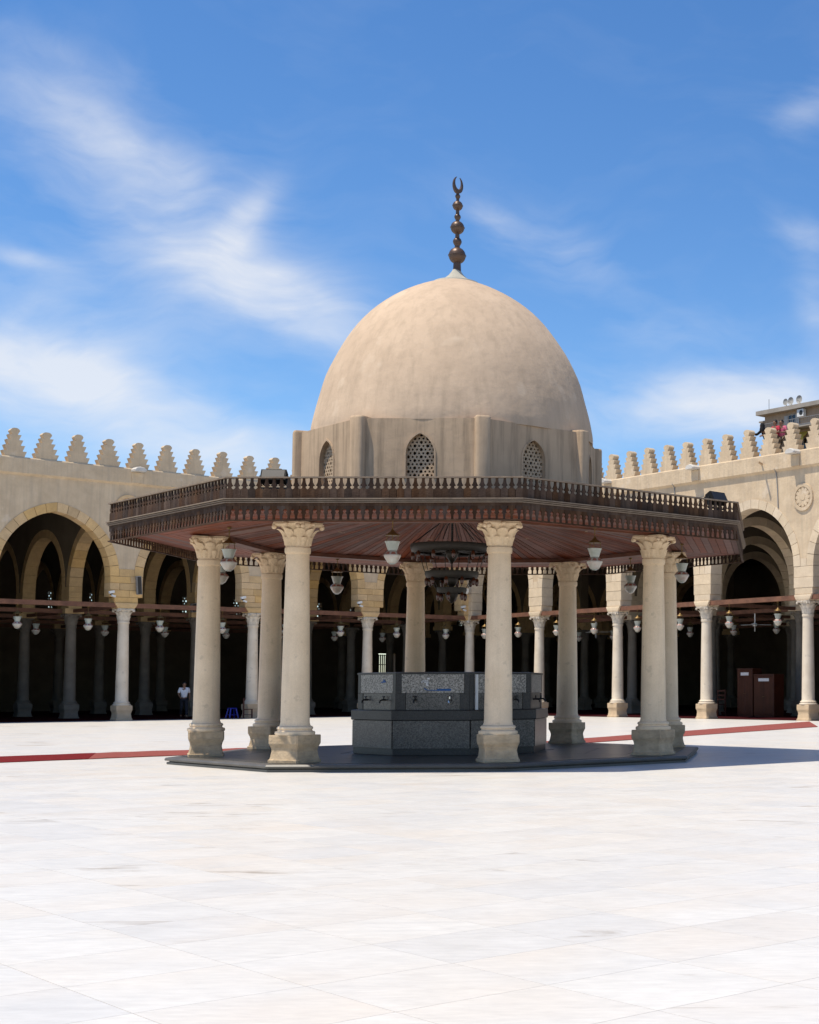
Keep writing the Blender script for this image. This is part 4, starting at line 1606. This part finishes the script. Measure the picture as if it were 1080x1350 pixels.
ORD = ['first', 'second', 'third', 'fourth', 'fifth']
GA = 'white lanterns hanging in the arcades'
protoA = None
for side, WW, S, nm in (('L', LW, SL, 'shaded left'), ('R', RW, SR, 'sunlit right')):
    for k_ in range(5):
        for h_, f_ in (('far', .26), ('near', .74)):
            for row in (0, 1):
                u = (k_ + f_) * S
                w = .18 if row == 0 else -(SR if side == 'L' else SL)
                x, y = WW(u, w)
                if row == 0:
                    lab = f'white lantern in the front {ORD[k_]} arch from the corner, {h_} side, {nm} arcade'
                else:
                    lab = f'dim lantern behind the {ORD[k_]} arch from the corner, {h_} side, {nm} arcade'
                z = ZBEAM0 + .018 if row == 0 else ZBEAM0 - .002
                if protoA is None:
                    protoA = lantern('arcade_lantern', lab, GA, (x, y, z), .38, 1.32, 'iron' if False else 'brass')
                else:
                    dup(protoA, (x, y, z), rnd.uniform(0, 3), lab)

# ------------------------------------------------------------------ chandelier
chn = thing('chandelier', 'large dark tiered chandelier with amber lamps hanging under the dome', 'chandelier', (PX, PY, 6.33), 0)
b = MB()
b.tube([(0, 0, 0.0), (0, 0, -2.35)], .02, 6)
for i in range(22):
    b.ball((0, 0, -.05 - i * .055), .035, 6, 4, 1.2)
obj('stem', b, M['iron'], chn)
tiers = ((1.05, -1.05, .17, 12), (.68, -1.70, .13, 10), (.38, -2.08, .10, 6))
for R, z, hgt, nl in tiers:
    b = MB()
    b.lathe([(R * .86, z - .02), (R * .93, z - .05), (R * .97, z), (R, z + hgt * .5), (R * .99, z + hgt), (R * .93, z + hgt), (R * .90, z + hgt * .5)], 40, cap0=False, cap1=False)
    for i in range(6):
        a_ = pi * i / 6
        b.bar((-R * .92 * cos(a_), -R * .92 * sin(a_), z + .02), (R * .92 * cos(a_), R * .92 * sin(a_), z + .02), .03, .03)
    b.lathe([(.02, z - .30), (.07, z - .24), (.15, z - .13), (.17, z - .02), (.13, z + .08), (.04, z + .13)], 16)
    tier = obj('tier', b, M['chandelier_metal'], chn, smooth=45)
    lam = MB()
    lam.lathe([(.02, -.19), (.04, -.16), (.052, -.10), (.045, -.03), (.03, 0), (.015, .02)], 12)
    lm = lam.mesh('lamp', M['amber'], 50)
    for i in range(nl):
        a_ = 2 * pi * (i + .5) / nl
        link('lamp', lm, tier, (R * .93 * cos(a_), R * .93 * sin(a_), z - .04))
b = MB()
for i in range(8):
    a_ = 2 * pi * i / 8
    b.tube([(1.0 * cos(a_), 1.0 * sin(a_), -.82), (.06 * cos(a_), .06 * sin(a_), -.12)], .012, 5)
    b.tube([(.70 * cos(a_), .70 * sin(a_), -1.56), (.86 * cos(a_), .86 * sin(a_), -1.02)], .010, 5)
    b.tube([(.42 * cos(a_), .42 * sin(a_), -1.98), (.60 * cos(a_), .60 * sin(a_), -1.70)], .010, 5)
obj('chain', b, M['iron'], chn)


# ------------------------------------------------------------------ floodlights on the pavilion roof
def roof_flood(label, loc, rz):
    t = thing('floodlight', label, 'floodlight', loc, rz, 'floodlights on the pavilion roof')
    b = MB()
    rx = Matrix.Rotation(-.5, 4, 'X')
    TT = Matrix.Translation((0, 0, .26)) @ rx
    b.box(-.26, .26, -.08, .10, -.13, .13, TT)
    for i in range(6):
        b.box(-.24 + i * .09, -.22 + i * .09, .10, .16, -.11, .11, TT)
    obj('housing', b, M['floodlight'], t)
    b = MB()
    b.box(-.23, .23, -.088, -.081, -.11, .11, TT)
    obj('lens', b, M['lens'], t)
    b = MB()
    b.bar((-.28, 0, .0), (-.28, 0, .28), .03)
    b.bar((.28, 0, .0), (.28, 0, .28), .03)
    b.bar((-.30, 0, .015), (.30, 0, .015), .05, .03)
    obj('bracket', b, M['iron'], t)
    return t


def on_facet(k_, x, ap, z):
    p = FT(k_, ap)(x, z, 0)
    return (PX + p[0] * cos(PHI) - p[1] * sin(PHI), PY + p[0] * sin(PHI) + p[1] * cos(PHI), z)


roof_flood('black floodlight behind the balustrade near the pavilion roof\'s left front corner', on_facet(0, -2.25, 6.9, 5.98), .1)
roof_flood('black floodlight standing on the balustrade at the pavilion roof\'s right end', on_facet(1, 2.65, 7.15, 5.98), pi / 4 + .1)
for o in [o for o in bpy.data.objects if o.name.startswith('floodlight')]:
    # short post down to the deck
    b = MB()
    b.bar((0, 0, -.40), (0, 0, 0.0), .06)
    obj('post', b, M['iron'], o)


# ------------------------------------------------------------------ small fittings on the arcade piers
def pier_flood(label, x, y, z, rz):
    t = thing('spotlight', label, 'spotlight', (x, y, z), rz, 'spotlights on the arcade piers')
    b = MB()
    b.box(-.03, .03, -.03, .22, -.03, .03)
    b.bar((0, .20, -.12), (0, .20, .14), .04)
    obj('bracket', b, M['iron'], t)
    b = MB()
    TT = Matrix.Translation((.05, .24, .12)) @ Matrix.Rotation(.25, 4, 'Y')
    b.box(-.15, .14, -.08, .08, -.07, .07, TT)
    obj('housing', b, M['white_paint'], t)
    b = MB()
    TT = Matrix.Translation((-.06, .24, -.10)) @ Matrix.Rotation(-.3, 4, 'Y')
    b.box(-.11, .11, -.07, .07, -.05, .05, TT)
    obj('lower_lamp', b, M['white_paint'], t)
    return t


names = {1: 'third', 2: 'second'}
for k_, lab in ((0, 'white twin spotlight on the corner pier behind the chandelier'), (1, 'white twin spotlight on the first pier left of the courtyard corner'),
                (2, 'white twin spotlight on the second pier left of the courtyard corner'), (3, 'white twin spotlight on the leftmost pier in front, beside the tall arch')):
    x, y = LW(k_ * SL + .88, .36)
    pier_flood(lab, x, y, 7.15, AL + pi)


def box_speaker(label, x, y, z, rz, w, h, d, tilt):
    t = thing('loudspeaker', label, 'loudspeaker', (x, y, z), rz)
    b = MB()
    TT = Matrix.Translation((0, d / 2 + .10, 0)) @ Matrix.Rotation(tilt, 4, 'X') @ Matrix.Rotation(.12, 4, 'Y')
    b.box(-w / 2, w / 2, -d / 2, d / 2, -h / 2, h / 2, TT)
    obj('cabinet', b, M['grey_paint'], t)
    b = MB()
    b.box(-w / 2 + .03, w / 2 - .03, d / 2 + .001, d / 2 + .012, -h / 2 + .03, h / 2 - .03, TT)
    obj('front_grille', b, M['iron'], t)
    b = MB()
    b.bar((0, -.02, 0), (0, .14, 0), .06)
    obj('bracket', b, M['iron'], t)


x, y = LW(3 * SL - .60, .36)
box_speaker('slim grey column loudspeaker leaning out from the left arcade pier', x, y, 7.72, AL + pi, .26, 1.05, .22, -.12)
x, y = LW(2 * SL + .5, -SR + .56)
box_speaker('grey box loudspeaker on an inner pier, just left of the leftmost pavilion column', x, y, 6.98, AL + pi, .40, .55, .28, -.1)
# horn loudspeaker on the corner pier
x, y = LW(1.05, .36)
t = thing('horn_loudspeaker', 'white horn loudspeaker above the spotlight on the corner pier', 'loudspeaker', (x, y, 8.25), AL + pi)
b = MB()
b.tube([(0, .02, .30), (0, .18, .30), (0, .36, .20), (0, .62, .02)], [.05, .07, .13, .30], 14)
obj('horn', b, M['white_paint'], t, smooth=60)
b = MB()
b.tube([(0, .30, -.04), (.02, .36, -.40)], [.14, .17], 12)
b.bar((0, -.04, .0), (0, .30, .0), .05)
obj('driver', b, M['white_paint'], t, smooth=60)


# ------------------------------------------------------------------ carpets across the courtyard
def carpet(label, quad, m_):
    b = MB()
    n = 14
    rings = []
    (a0, a1), (b0, b1) = quad[:2], quad[2:]
    th = .012
    vs, fs = [], []
    rr = random.Random(len(label))
    for i in range(n + 1):
        t = i / n
        p = Vector(a0).lerp(Vector(b0), t)
        q_ = Vector(a1).lerp(Vector(b1), t)
        w = (q_ - p).normalized()
        p = p + w * rr.uniform(-.05, .05)
        q_ = q_ + w * rr.uniform(-.05, .05)
        h = th + rr.uniform(0, .012)
        vs += [(p.x, p.y, .001), (p.x, p.y, h), (q_.x, q_.y, h), (q_.x, q_.y, .001)]
    for i in range(n):
        for j in range(3):
            a_ = i * 4 + j
            fs.append((a_, a_ + 1, a_ + 5, a_ + 4))
    fs += [(3, 2, 1, 0), (n * 4, n * 4 + 1, n * 4 + 2, n * 4 + 3)]
    b.add(vs, fs)
    return tag(obj('carpet_runner', b, m_), label, 'carpet', 'red carpets across the courtyard')


carpet('dark red carpet runner at the left edge, leading towards the pavilion', [(-23.2, 36.9), (-21.3, 33.7), (-19.30, 41.3), (-17.9, 37.9)], M['carpet'])
carpet('faded red carpet runner between the dark runner and the pavilion\'s left columns', [(-19.5, 41.0), (-18.1, 37.6), (-15.7, 45.2), (-14.6, 42.0)], M['carpet_faded'])
carpet('long red carpet runner on the right, from the pavilion out to the sunlit arcade', [(-8.9, 47.0), (-8.2, 44.0), (0.95, 76.2), (1.2, 66.2)], M['carpet_faded'])


# ------------------------------------------------------------------ furniture in the arcades
def cabinet(label, x, y, rz, w, d, h):
    t = thing('wooden_cabinet', label, 'cabinet', (x, y, .024), rz, 'wooden cabinets in the right arcade')
    b = MB()
    b.box(-w / 2, w / 2, -d / 2, d / 2, .08, h - .06)
    obj('body', b, M['cabinet'], t)
    b = MB()
    b.box(-w / 2 + .03, w / 2 - .03, -d / 2 + .03, d / 2 - .03, 0, .079)
    obj('base', b, M['chairwood'], t)
    b = MB()
    b.box(-w / 2 - .03, w / 2 + .03, -d / 2 - .03, d / 2 + .03, h - .059, h)
    obj('top', b, M['chairwood'], t)
    for sg in (-1, 1):
        b = MB()
        x0, x1 = (-w / 2 + .04, -.01) if sg < 0 else (.01, w / 2 - .04)
        b.loft([[(x0, d / 2 + .001, .14), (x1, d / 2 + .001, .14), (x1, d / 2 + .001, h - .12), (x0, d / 2 + .001, h - .12)],
                [(x0 + .02, d / 2 + .025, .16), (x1 - .02, d / 2 + .025, .16), (x1 - .02, d / 2 + .025, h - .14), (x0 + .02, d / 2 + .025, h - .14)]])
        b.f = [tuple(reversed(f)) for f in b.f]
        dr_ = obj('door', b, M['cabinet'], t)
        b = MB()
        b.ball((-sg * .03 + (x0 if sg > 0 else x1) + sg * .06, d / 2 + .045, h * .48), .022, 8, 6)
        obj('handle', b, M['brass'], dr_)
    b = MB()
    b.box(-w * .26, w * .26, d / 2 + .026, d / 2 + .032, h - .42, h - .24)
    obj('label_plate', b, M['paper'], t)
    return t


rzR = AL - pi / 2 + pi
x, y = RW(22.35, -5.0)
cabinet('taller dark red wooden cabinet with a white label, left of its twin', x, y, rzR, 1.32, .75, 2.88)
x, y = RW(24.2, -4.8)
cabinet('shorter wide red wooden cabinet with a white label beside the rightmost column', x, y, rzR, 1.70, .8, 2.52)


def chair(label, x, y, rz, s=1.0):
    t = thing('wooden_chair', label, 'chair', (x, y, .024), rz)
    w, sh_, bh = .58 * s, .60 * s, 1.30 * s
    b = MB()
    b.box(-w / 2, w / 2, -w / 2, w / 2, sh_ - .05, sh_)
    obj('seat', b, M['chairwood'], t)
    for sx in (-1, 1):
        for sy in (-1, 1):
            b = MB()
            xx, yy = sx * (w / 2 - .03), sy * (w / 2 - .03)
            b.bar((xx, yy, 0), (xx, yy, sh_ - .052 if sy > 0 else bh), .06)
            obj('leg', b, M['chairwood'], t)
    for i, z in enumerate((.78, .98, 1.20)):
        b = MB()
        b.box(-w / 2 + .062, w / 2 - .062, -w / 2 + .015, -w / 2 + .045, z * s, z * s + .09)
        obj('back_slat', b, M['chairwood'], t)
    b = MB()
    b.bar((-w / 2 + .03, w / 2 - .03, .2), (-w / 2 + .03, -w / 2 + .03, .2), .035)
    b.bar((w / 2 - .03, w / 2 - .03, .2), (w / 2 - .03, -w / 2 + .03, .2), .035)
    obj('stretcher', b, M['chairwood'], t)
    return t


x, y = LW(16.15, .95)
chair('dark red wooden chair at a white column, right of the blue stool', x, y, AL + pi + 1.2, .92)
x, y = RW(20.4, -4.2)
chair('dark wooden chair in the shade left of the two cabinets', x, y, rzR, 1.25)

x, y = LW(16.25, -.9)
t = thing('plastic_stool', 'small blue plastic stool in the shade between the left columns', 'stool', (x, y, .024), AL + pi)
b = MB()
b.loft([[(-w, -w, z), (w, -w, z), (w, w, z), (-w, w, z)] for w, z in ((.20, .54), (.21, .57), (.20, .60))])
obj('seat', b, M['blue_plastic'], t)
for sx in (-1, 1):
    for sy in (-1, 1):
        b = MB()
        b.bar((sx * .27, sy * .27, 0), (sx * .17, sy * .17, .538), .07)
        obj('leg', b, M['blue_plastic'], t)
b = MB()
for sx in (-1, 1):
    b.bar((sx * .235, -.235, .18), (sx * .235, .235, .18), .03)
    b.bar((-.235, sx * .235, .18), (.235, sx * .235, .18), .03)
obj('stretcher', b, M['blue_plastic'], t)

x, y = RW(2.5 * SR, -SL)
t = thing('ceiling_fan', 'white ceiling fan on a short rod left above the red cabinets', 'fan', (x, y, ZBEAM0), .4, 'white ceiling fans in the right arcade')
b = MB()
b.tube([(0, 0, 0), (0, 0, -.62)], .045, 8)
obj('rod', b, M['white_paint'], t)
b = MB()
b.lathe([(.05, -.82), (.13, -.78), (.16, -.70), (.14, -.64), (.06, -.60)], 16)
b.tube([(0, 0, -.80), (0, 0, -1.15)], .03, 8)
obj('motor', b, M['white_paint'], t, smooth=50)
for i in range(3):
    b = MB()
    a_ = 2 * pi * i / 3
    b.box(.18, 1.05, -.09, .09, -.72, -.70, Matrix.Rotation(a_, 4, 'Z'))
    obj('blade', b, M['white_paint'], t)


for k_, lab in ((0, 'white ceiling fan nearest the courtyard corner in the sunlit arcade'), (1, 'white ceiling fan in the second arch from the corner, sunlit arcade'),
                (3, 'white ceiling fan in the fourth arch from the corner, sunlit arcade')):
    x, y = RW((k_ + .5) * SR, -SL)
    dup(t, (x, y, ZBEAM0), .3 + k_, lab)


# ------------------------------------------------------------------ apartment block behind the sunlit arcade
def build_apartment():
    W0 = -55.0  # block and its fittings placed from image pixels on an assumed plane
    x, y = RW(-27.0, W0)
    t = thing('apartment_block', 'weathered apartment block with satellite dishes rising behind the right arcade', 'building', (x, y, 0), AL - pi / 2)
    # local x along the facade (towards the camera's right), y goes away from the courtyard

    def bx(nm, m_, *a):
        bb = MB()
        bb.box(*a)
        return obj(nm, bb, M[m_], t)
    wl = bx('wall', 'apart_wall', 0, 22, 0, 14, 0, 31.2)
    bx('roof_slab', 'apart_slab', -.7, 22.6, -.7, 14.6, 31.2, 31.65)
    for z in (25.6, 22.0, 18.4):
        bx('floor_slab', 'apart_slab', -.5, 22.3, -1.4, -.001, z, z + .22)
    sl = bx('balcony_slab', 'apart_slab', 1.4, 22.3, -1.4, -.001, 29.0, 29.2)
    bb = MB()
    bb.box(1.4, 22.3, -1.42, -1.32, 29.2, 29.28)
    for i in range(71):
        bb.bar((1.45 + i * .295, -1.37, 29.28), (1.45 + i * .295, -1.37, 29.92), .035)
    bb.bar((1.4, -1.37, 29.94), (22.3, -1.37, 29.94), .06)
    obj('railing', bb, M['grey_paint'], t)

    def window(x0, x1, z0, z1):
        bb = MB()
        d = .06
        for a in ((x0 - d, x0, z0 - d, z1 + d), (x1, x1 + d, z0 - d, z1 + d), (x0, x1, z0 - d, z0), (x0, x1, z1, z1 + d), ((x0 + x1) / 2 - .025, (x0 + x1) / 2 + .025, z0, z1)):
            bb.box(a[0], a[1], -.08, -.001, a[2], a[3])
        w = obj('window', bb, M['shutter'], t)
        bb = MB()
        bb.box(x0, x1, -.03, -.001, z0, z1)
        obj('pane', bb, M['dark_glass'], w)
        return w
    for x0 in (3.7, 10.5, 17):
        window(x0, x0 + 1.0, 29.35, 30.72)
        for sx in (-.62, 1.08):
            bx('shutter', 'shutter', x0 + sx, x0 + sx + .54, -.13, -.085, 29.35, 30.72)
    for x0 in (1.2, 5.4, 12, 18):
        for z in (26.4, 22.8):
            window(x0, x0 + .95, z, z + 1.6)
    bb = MB()
    bb.loft([[(4.85, -.02, 28.75), (6.6, -.02, 28.75), (6.6, -.02, 28.70), (4.85, -.02, 28.70)], [(4.85, -.9, 27.95), (6.6, -.9, 27.95), (6.6, -.9, 27.88), (4.85, -.9, 27.88)]])
    bb.box(4.85, 6.6, -.91, -.89, 27.6, 27.88)
    obj('awning', bb, M['yellow_cloth'], t)
    bb = MB()
    bb.box(2.2, 3.5, -.92, -.90, 27.6, 28.9)
    obj('balcony_blind', bb, M['yellow_cloth'], t)
    ac = bx('air_conditioner', 'white_paint', 5.35, 6.3, -.52, -.10, 30.3, 31.08)
    bb = MB()
    N = 16
    bb.tube([(5.95, -.53, 30.7), (5.95, -.525, 30.7)], .27, N)
    obj('fan_grille', bb, M['iron'], ac)
    for u, s_ in ((3.4, .36), (4.2, .42), (5.45, .44)):
        bb = MB()
        rings = []
        for k_ in range(5):
            r_ = s_ * k_ / 4 + .01
            rings.append([(u + r_ * cos(a * pi / 8), -.1 - .25 * (r_ / s_) ** 2 * s_ - .06, 32.2 + r_ * sin(a * pi / 8)) for a in range(16)])
        bb.loft(rings, cap1=False)
        bb.tube([(u, -.1, 31.65), (u, -.1, 32.2)], .04, 6)
        bb.tube([(u, -.1, 32.0), (u, -.62, 32.1)], .02, 5)
        obj('satellite_dish', bb, M['shutter'], t)
    bb = MB()
    bb.tube([(.35, .3, 31.65), (.35, .3, 33.0)], .025, 5)
    bb.tube([(7.9, 1.2, 31.65), (7.9, 1.2, 32.9)], .025, 5)
    obj('aerial', bb, M['iron'], t)
    # side balconies on the corner
    for z in (29.6, 27.6, 30.6):
        bx('side_slab', 'apart_slab', -1.25, -.001, .3, 3.5, z, z + .16)


build_apartment()


# ------------------------------------------------------------------ people
def skin_mesh(name, joints, edges, m_, parent, root=0, sub=1):
    me_ = bpy.data.meshes.new(name)
    me_.from_pydata([j[0] for j in joints], edges, [])
    o = bpy.data.objects.new(name, me_)
    COL.objects.link(o)
    o.modifiers.new('skin', 'SKIN')
    lay = me_.skin_vertices[0].data
    for i, j in enumerate(joints):
        r = j[1]
        lay[i].radius = (r, r) if isinstance(r, (int, float)) else r
        lay[i].use_root = (i == root)
    sd = o.modifiers.new('sub', 'SUBSURF')
    sd.levels = sd.render_levels = sub
    dg = bpy.context.evaluated_depsgraph_get()
    dg.update()
    m2 = bpy.data.meshes.new_from_object(o.evaluated_get(dg), depsgraph=dg)
    o.modifiers.clear()
    o.data = m2
    m2.materials.clear()
    m2.materials.append(m_)
    m2.polygons.foreach_set('use_smooth', [True] * len(m2.polygons))
    m2.name = name
    o.parent = parent
    return o


def person(label, loc_u, rz, P, top, bottom, scarf=None, group=None):
    """P: joint positions in metres for the pose; loc in units before scaling"""
    t = thing('person', label, 'person', loc_u, rz, group)
    J_, E_ = [], []

    def j(p, r, par=None):
        J_.append((Vector(p), r))
        if par is not None:
            E_.append((par, len(J_) - 1))
        return len(J_) - 1
    pel = j(P['pelvis'], (.14, .10))
    wai = j(P['waist'], (.125, .095), pel)
    che = j(P['chest'], (.155, .105), wai)
    nec = j(P['neck'], (.055, .055), che)
    hb = j(P['head'] + Vector((0, .0, -.06)), (.070, .082), nec)
    hm = j(P['head'] + Vector((0, .012, .03)), (.077, .094), hb)
    j(P['head'] + Vector((0, 0, .10)), (.055, .065), hm)
    j(P['head'] + Vector((0, .105, -.01)), (.014, .018), hm)
    for s_ in (-1, 1):
        j(P['head'] + Vector((s_ * .088, -.005, 0)), (.012, .022), hm)
    for s_, n_ in ((-1, 'l'), (1, 'r')):
        sh_ = j(P['sh_' + n_], .055, che)
        el = j(P['el_' + n_], .042, sh_)
        wr = j(P['wr_' + n_], .030, el)
        d = (P['wr_' + n_] - P['el_' + n_]).normalized()
        side = d.cross(Vector((0, 1, 0)))
        side = side.normalized() if side.length > .1 else Vector((1, 0, 0))
        fw = side.cross(d).normalized()
        pal = j(P['wr_' + n_] + d * .07, (.034, .018), wr)
        for q_, ln in ((-1.5, .060), (-.5, .078), (.5, .074), (1.5, .064)):
            k1 = j(P['wr_' + n_] + d * .10 + fw * q_ * .019, .0088, pal)
            k2 = j(P['wr_' + n_] + d * (.10 + ln * .55) + fw * q_ * .020 + side * .008, .008, k1)
            j(P['wr_' + n_] + d * (.10 + ln) + fw * q_ * .020 + side * .026, .0068, k2)
        k1 = j(P['wr_' + n_] + d * .05 + fw * .045, .010, pal)
        j(P['wr_' + n_] + d * .09 + fw * .062 + side * .012, .0085, k1)
    for s_, n_ in ((-1, 'l'), (1, 'r')):
        hp = j(P['hip_' + n_], .085, pel)
        kn = j(P['kn_' + n_], .058, hp)
        an = j(P['an_' + n_], .040, kn)
        j(P['an_' + n_] + P['foot_' + n_] * .16 + Vector((0, 0, -.045)), (.038, .028), an)
    skin_mesh('body', J_, E_, M['skin'], t, pel, 1)
    # clothing follows the same joints, a little wider
    J_, E_ = [], []
    pel = j(P['pelvis'] + Vector((0, 0, -.02)), (.165, .125))
    wai = j(P['waist'], (.15, .115), pel)
    che = j(P['chest'], (.18, .125), wai)
    j(P['neck'] + (P['chest'] - P['neck']) * .35, (.085, .075), che)
    for n_ in 'lr':
        sh_ = j(P['sh_' + n_], .075, che)
        j(P['sh_' + n_].lerp(P['el_' + n_], .85 if scarf is None else 1.0), .064, sh_)
        if scarf is not None:
            j(P['el_' + n_].lerp(P['wr_' + n_], .92), .055, len(J_) - 1)
    skin_mesh('shirt', J_, E_, M[top], t, pel, 1)
    J_, E_ = [], []
    pel = j(P['pelvis'] + Vector((0, 0, .02)), (.155, .118))
    for n_ in 'lr':
        hp = j(P['hip_' + n_], .105, pel)
        kn = j(P['kn_' + n_], .080, hp)
        j(P['an_' + n_] + Vector((0, 0, .03)), .066, kn)
    skin_mesh('trousers', J_, E_, M[bottom], t, pel, 1)
    # shoes
    for n_ in 'lr':
        b = MB(k=1.0)
        p, f = P['an_' + n_], P['foot_' + n_]
        sd_ = Vector((-f.y, f.x, 0))
        rings = []
        zz = p.z - .085
        for a, w, h in ((-.07, .034, .06), (-.02, .042, .085), (.08, .045, .07), (.16, .046, .05), (.21, .026, .03)):
            c = p + f * a
            rings.append([(c.x - sd_.x * w, c.y - sd_.y * w, zz), (c.x + sd_.x * w, c.y + sd_.y * w, zz), (c.x + sd_.x * w * .7, c.y + sd_.y * w * .7, zz + h), (c.x - sd_.x * w * .7, c.y - sd_.y * w * .7, zz + h)])
        b.loft(rings)
        obj('shoe', b, M['hair'], t, k=1.0)
    h = P['head']
    b = MB(k=1.0)
    if scarf:
        b.lathe([(.12, -.20), (.13, -.12), (.108, -.05), (.112, .03), (.10, .10), (.06, .145), (.01, .155)], 18, (h.x, h.y - .018, h.z))
        obj('headscarf', b, M[scarf], t, smooth=60, k=1.0)
    else:
        b.lathe([(.083, -.045), (.098, .02), (.094, .075), (.065, .118), (.02, .135)], 18, (h.x, h.y - .022, h.z))
        obj('hair', b, M['hair'], t, smooth=60, k=1.0)
    b = MB(k=1.0)
    for s_ in (-1, 1):
        b.ball((h.x + s_ * .031, h.y + .094, h.z + .022), .012, 8, 6)
    obj('eyes', b, M['hair'], t, k=1.0)
    return t


V = Vector
walk = dict(pelvis=V((0, 0, .93)), waist=V((0, .01, 1.08)), chest=V((0, .02, 1.30)), neck=V((0, .03, 1.47)), head=V((0, .05, 1.60)),
            sh_l=V((-.19, .02, 1.40)), el_l=V((-.25, -.08, 1.14)), wr_l=V((-.24, .06, .95)), sh_r=V((.19, .02, 1.40)), el_r=V((.25, .04, 1.13)), wr_r=V((.20, .22, 1.02)),
            hip_l=V((-.09, .01, .88)), kn_l=V((-.10, .16, .48)), an_l=V((-.10, .24, .095)), foot_l=V((0, 1, 0)),
            hip_r=V((.09, 0, .88)), kn_r=V((.10, .02, .48)), an_r=V((.10, -.22, .12)), foot_r=V((0, 1, 0)))
x, y = LW(18.75, -2.0)
person('person in a white short-sleeved shirt and dark trousers walking in the shade, left arcade', (x, y, .024), pi + .5, walk, 'shirt_white', 'trousers')
stand = dict(pelvis=V((0, 0, .93)), waist=V((0, .01, 1.08)), chest=V((0, .03, 1.30)), neck=V((0, .04, 1.47)), head=V((0, .07, 1.60)),
             sh_l=V((-.19, .03, 1.40)), el_l=V((-.26, .10, 1.16)), wr_l=V((-.14, .30, 1.12)), sh_r=V((.19, .03, 1.40)), el_r=V((.26, .10, 1.16)), wr_r=V((.14, .30, 1.12)),
             hip_l=V((-.09, .0, .88)), kn_l=V((-.10, .02, .48)), an_l=V((-.10, .0, .095)), foot_l=V((0, 1, 0)),
             hip_r=V((.09, 0, .88)), kn_r=V((.10, .03, .48)), an_r=V((.11, .03, .095)), foot_r=V((0, 1, 0)))
lean = dict(stand)
lean.update(pelvis=V((.05, -.05, .90)), waist=V((0, .06, 1.03)), chest=V((-.10, .20, 1.21)), neck=V((-.16, .30, 1.34)), head=V((-.20, .38, 1.42)),
            sh_l=V((-.27, .16, 1.27)), el_l=V((-.42, .30, 1.06)), wr_l=V((-.44, .50, .98)), sh_r=V((.08, .24, 1.30)), el_r=V((.20, .40, 1.12)), wr_r=V((.12, .58, 1.10)))
GR = 'people on the arcade roof'
zr = 14.452
rzP = AL - pi / 2 + pi
# the roof walk they stand on is the top of the wall band and slab behind it
b = MB(-1)
b.box(.6, 40, -2.2, -.62, 13.905, 14.45)
obj('roof_walk', b, M['apart_slab'], arcR)
x, y = RW(28.72, -.95)
person('person with dark hair in a red top behind a merlon on the right arcade roof', (x, y, zr), rzP, stand, 'red_cloth', 'brown_cloth', group=GR)
x, y = RW(28.98, -1.15)
person('person in pink with dark hair, standing close right of the one in red', (x, y, zr), rzP + .3, stand, 'pink_cloth', 'brown_cloth', group=GR)
x, y = RW(28.12, -.85)
person('person in black robes and headscarf leaning over the gap beside a merlon', (x, y, zr), rzP - .25, lean, 'black_cloth', 'black_cloth', 'black_cloth', group=GR)
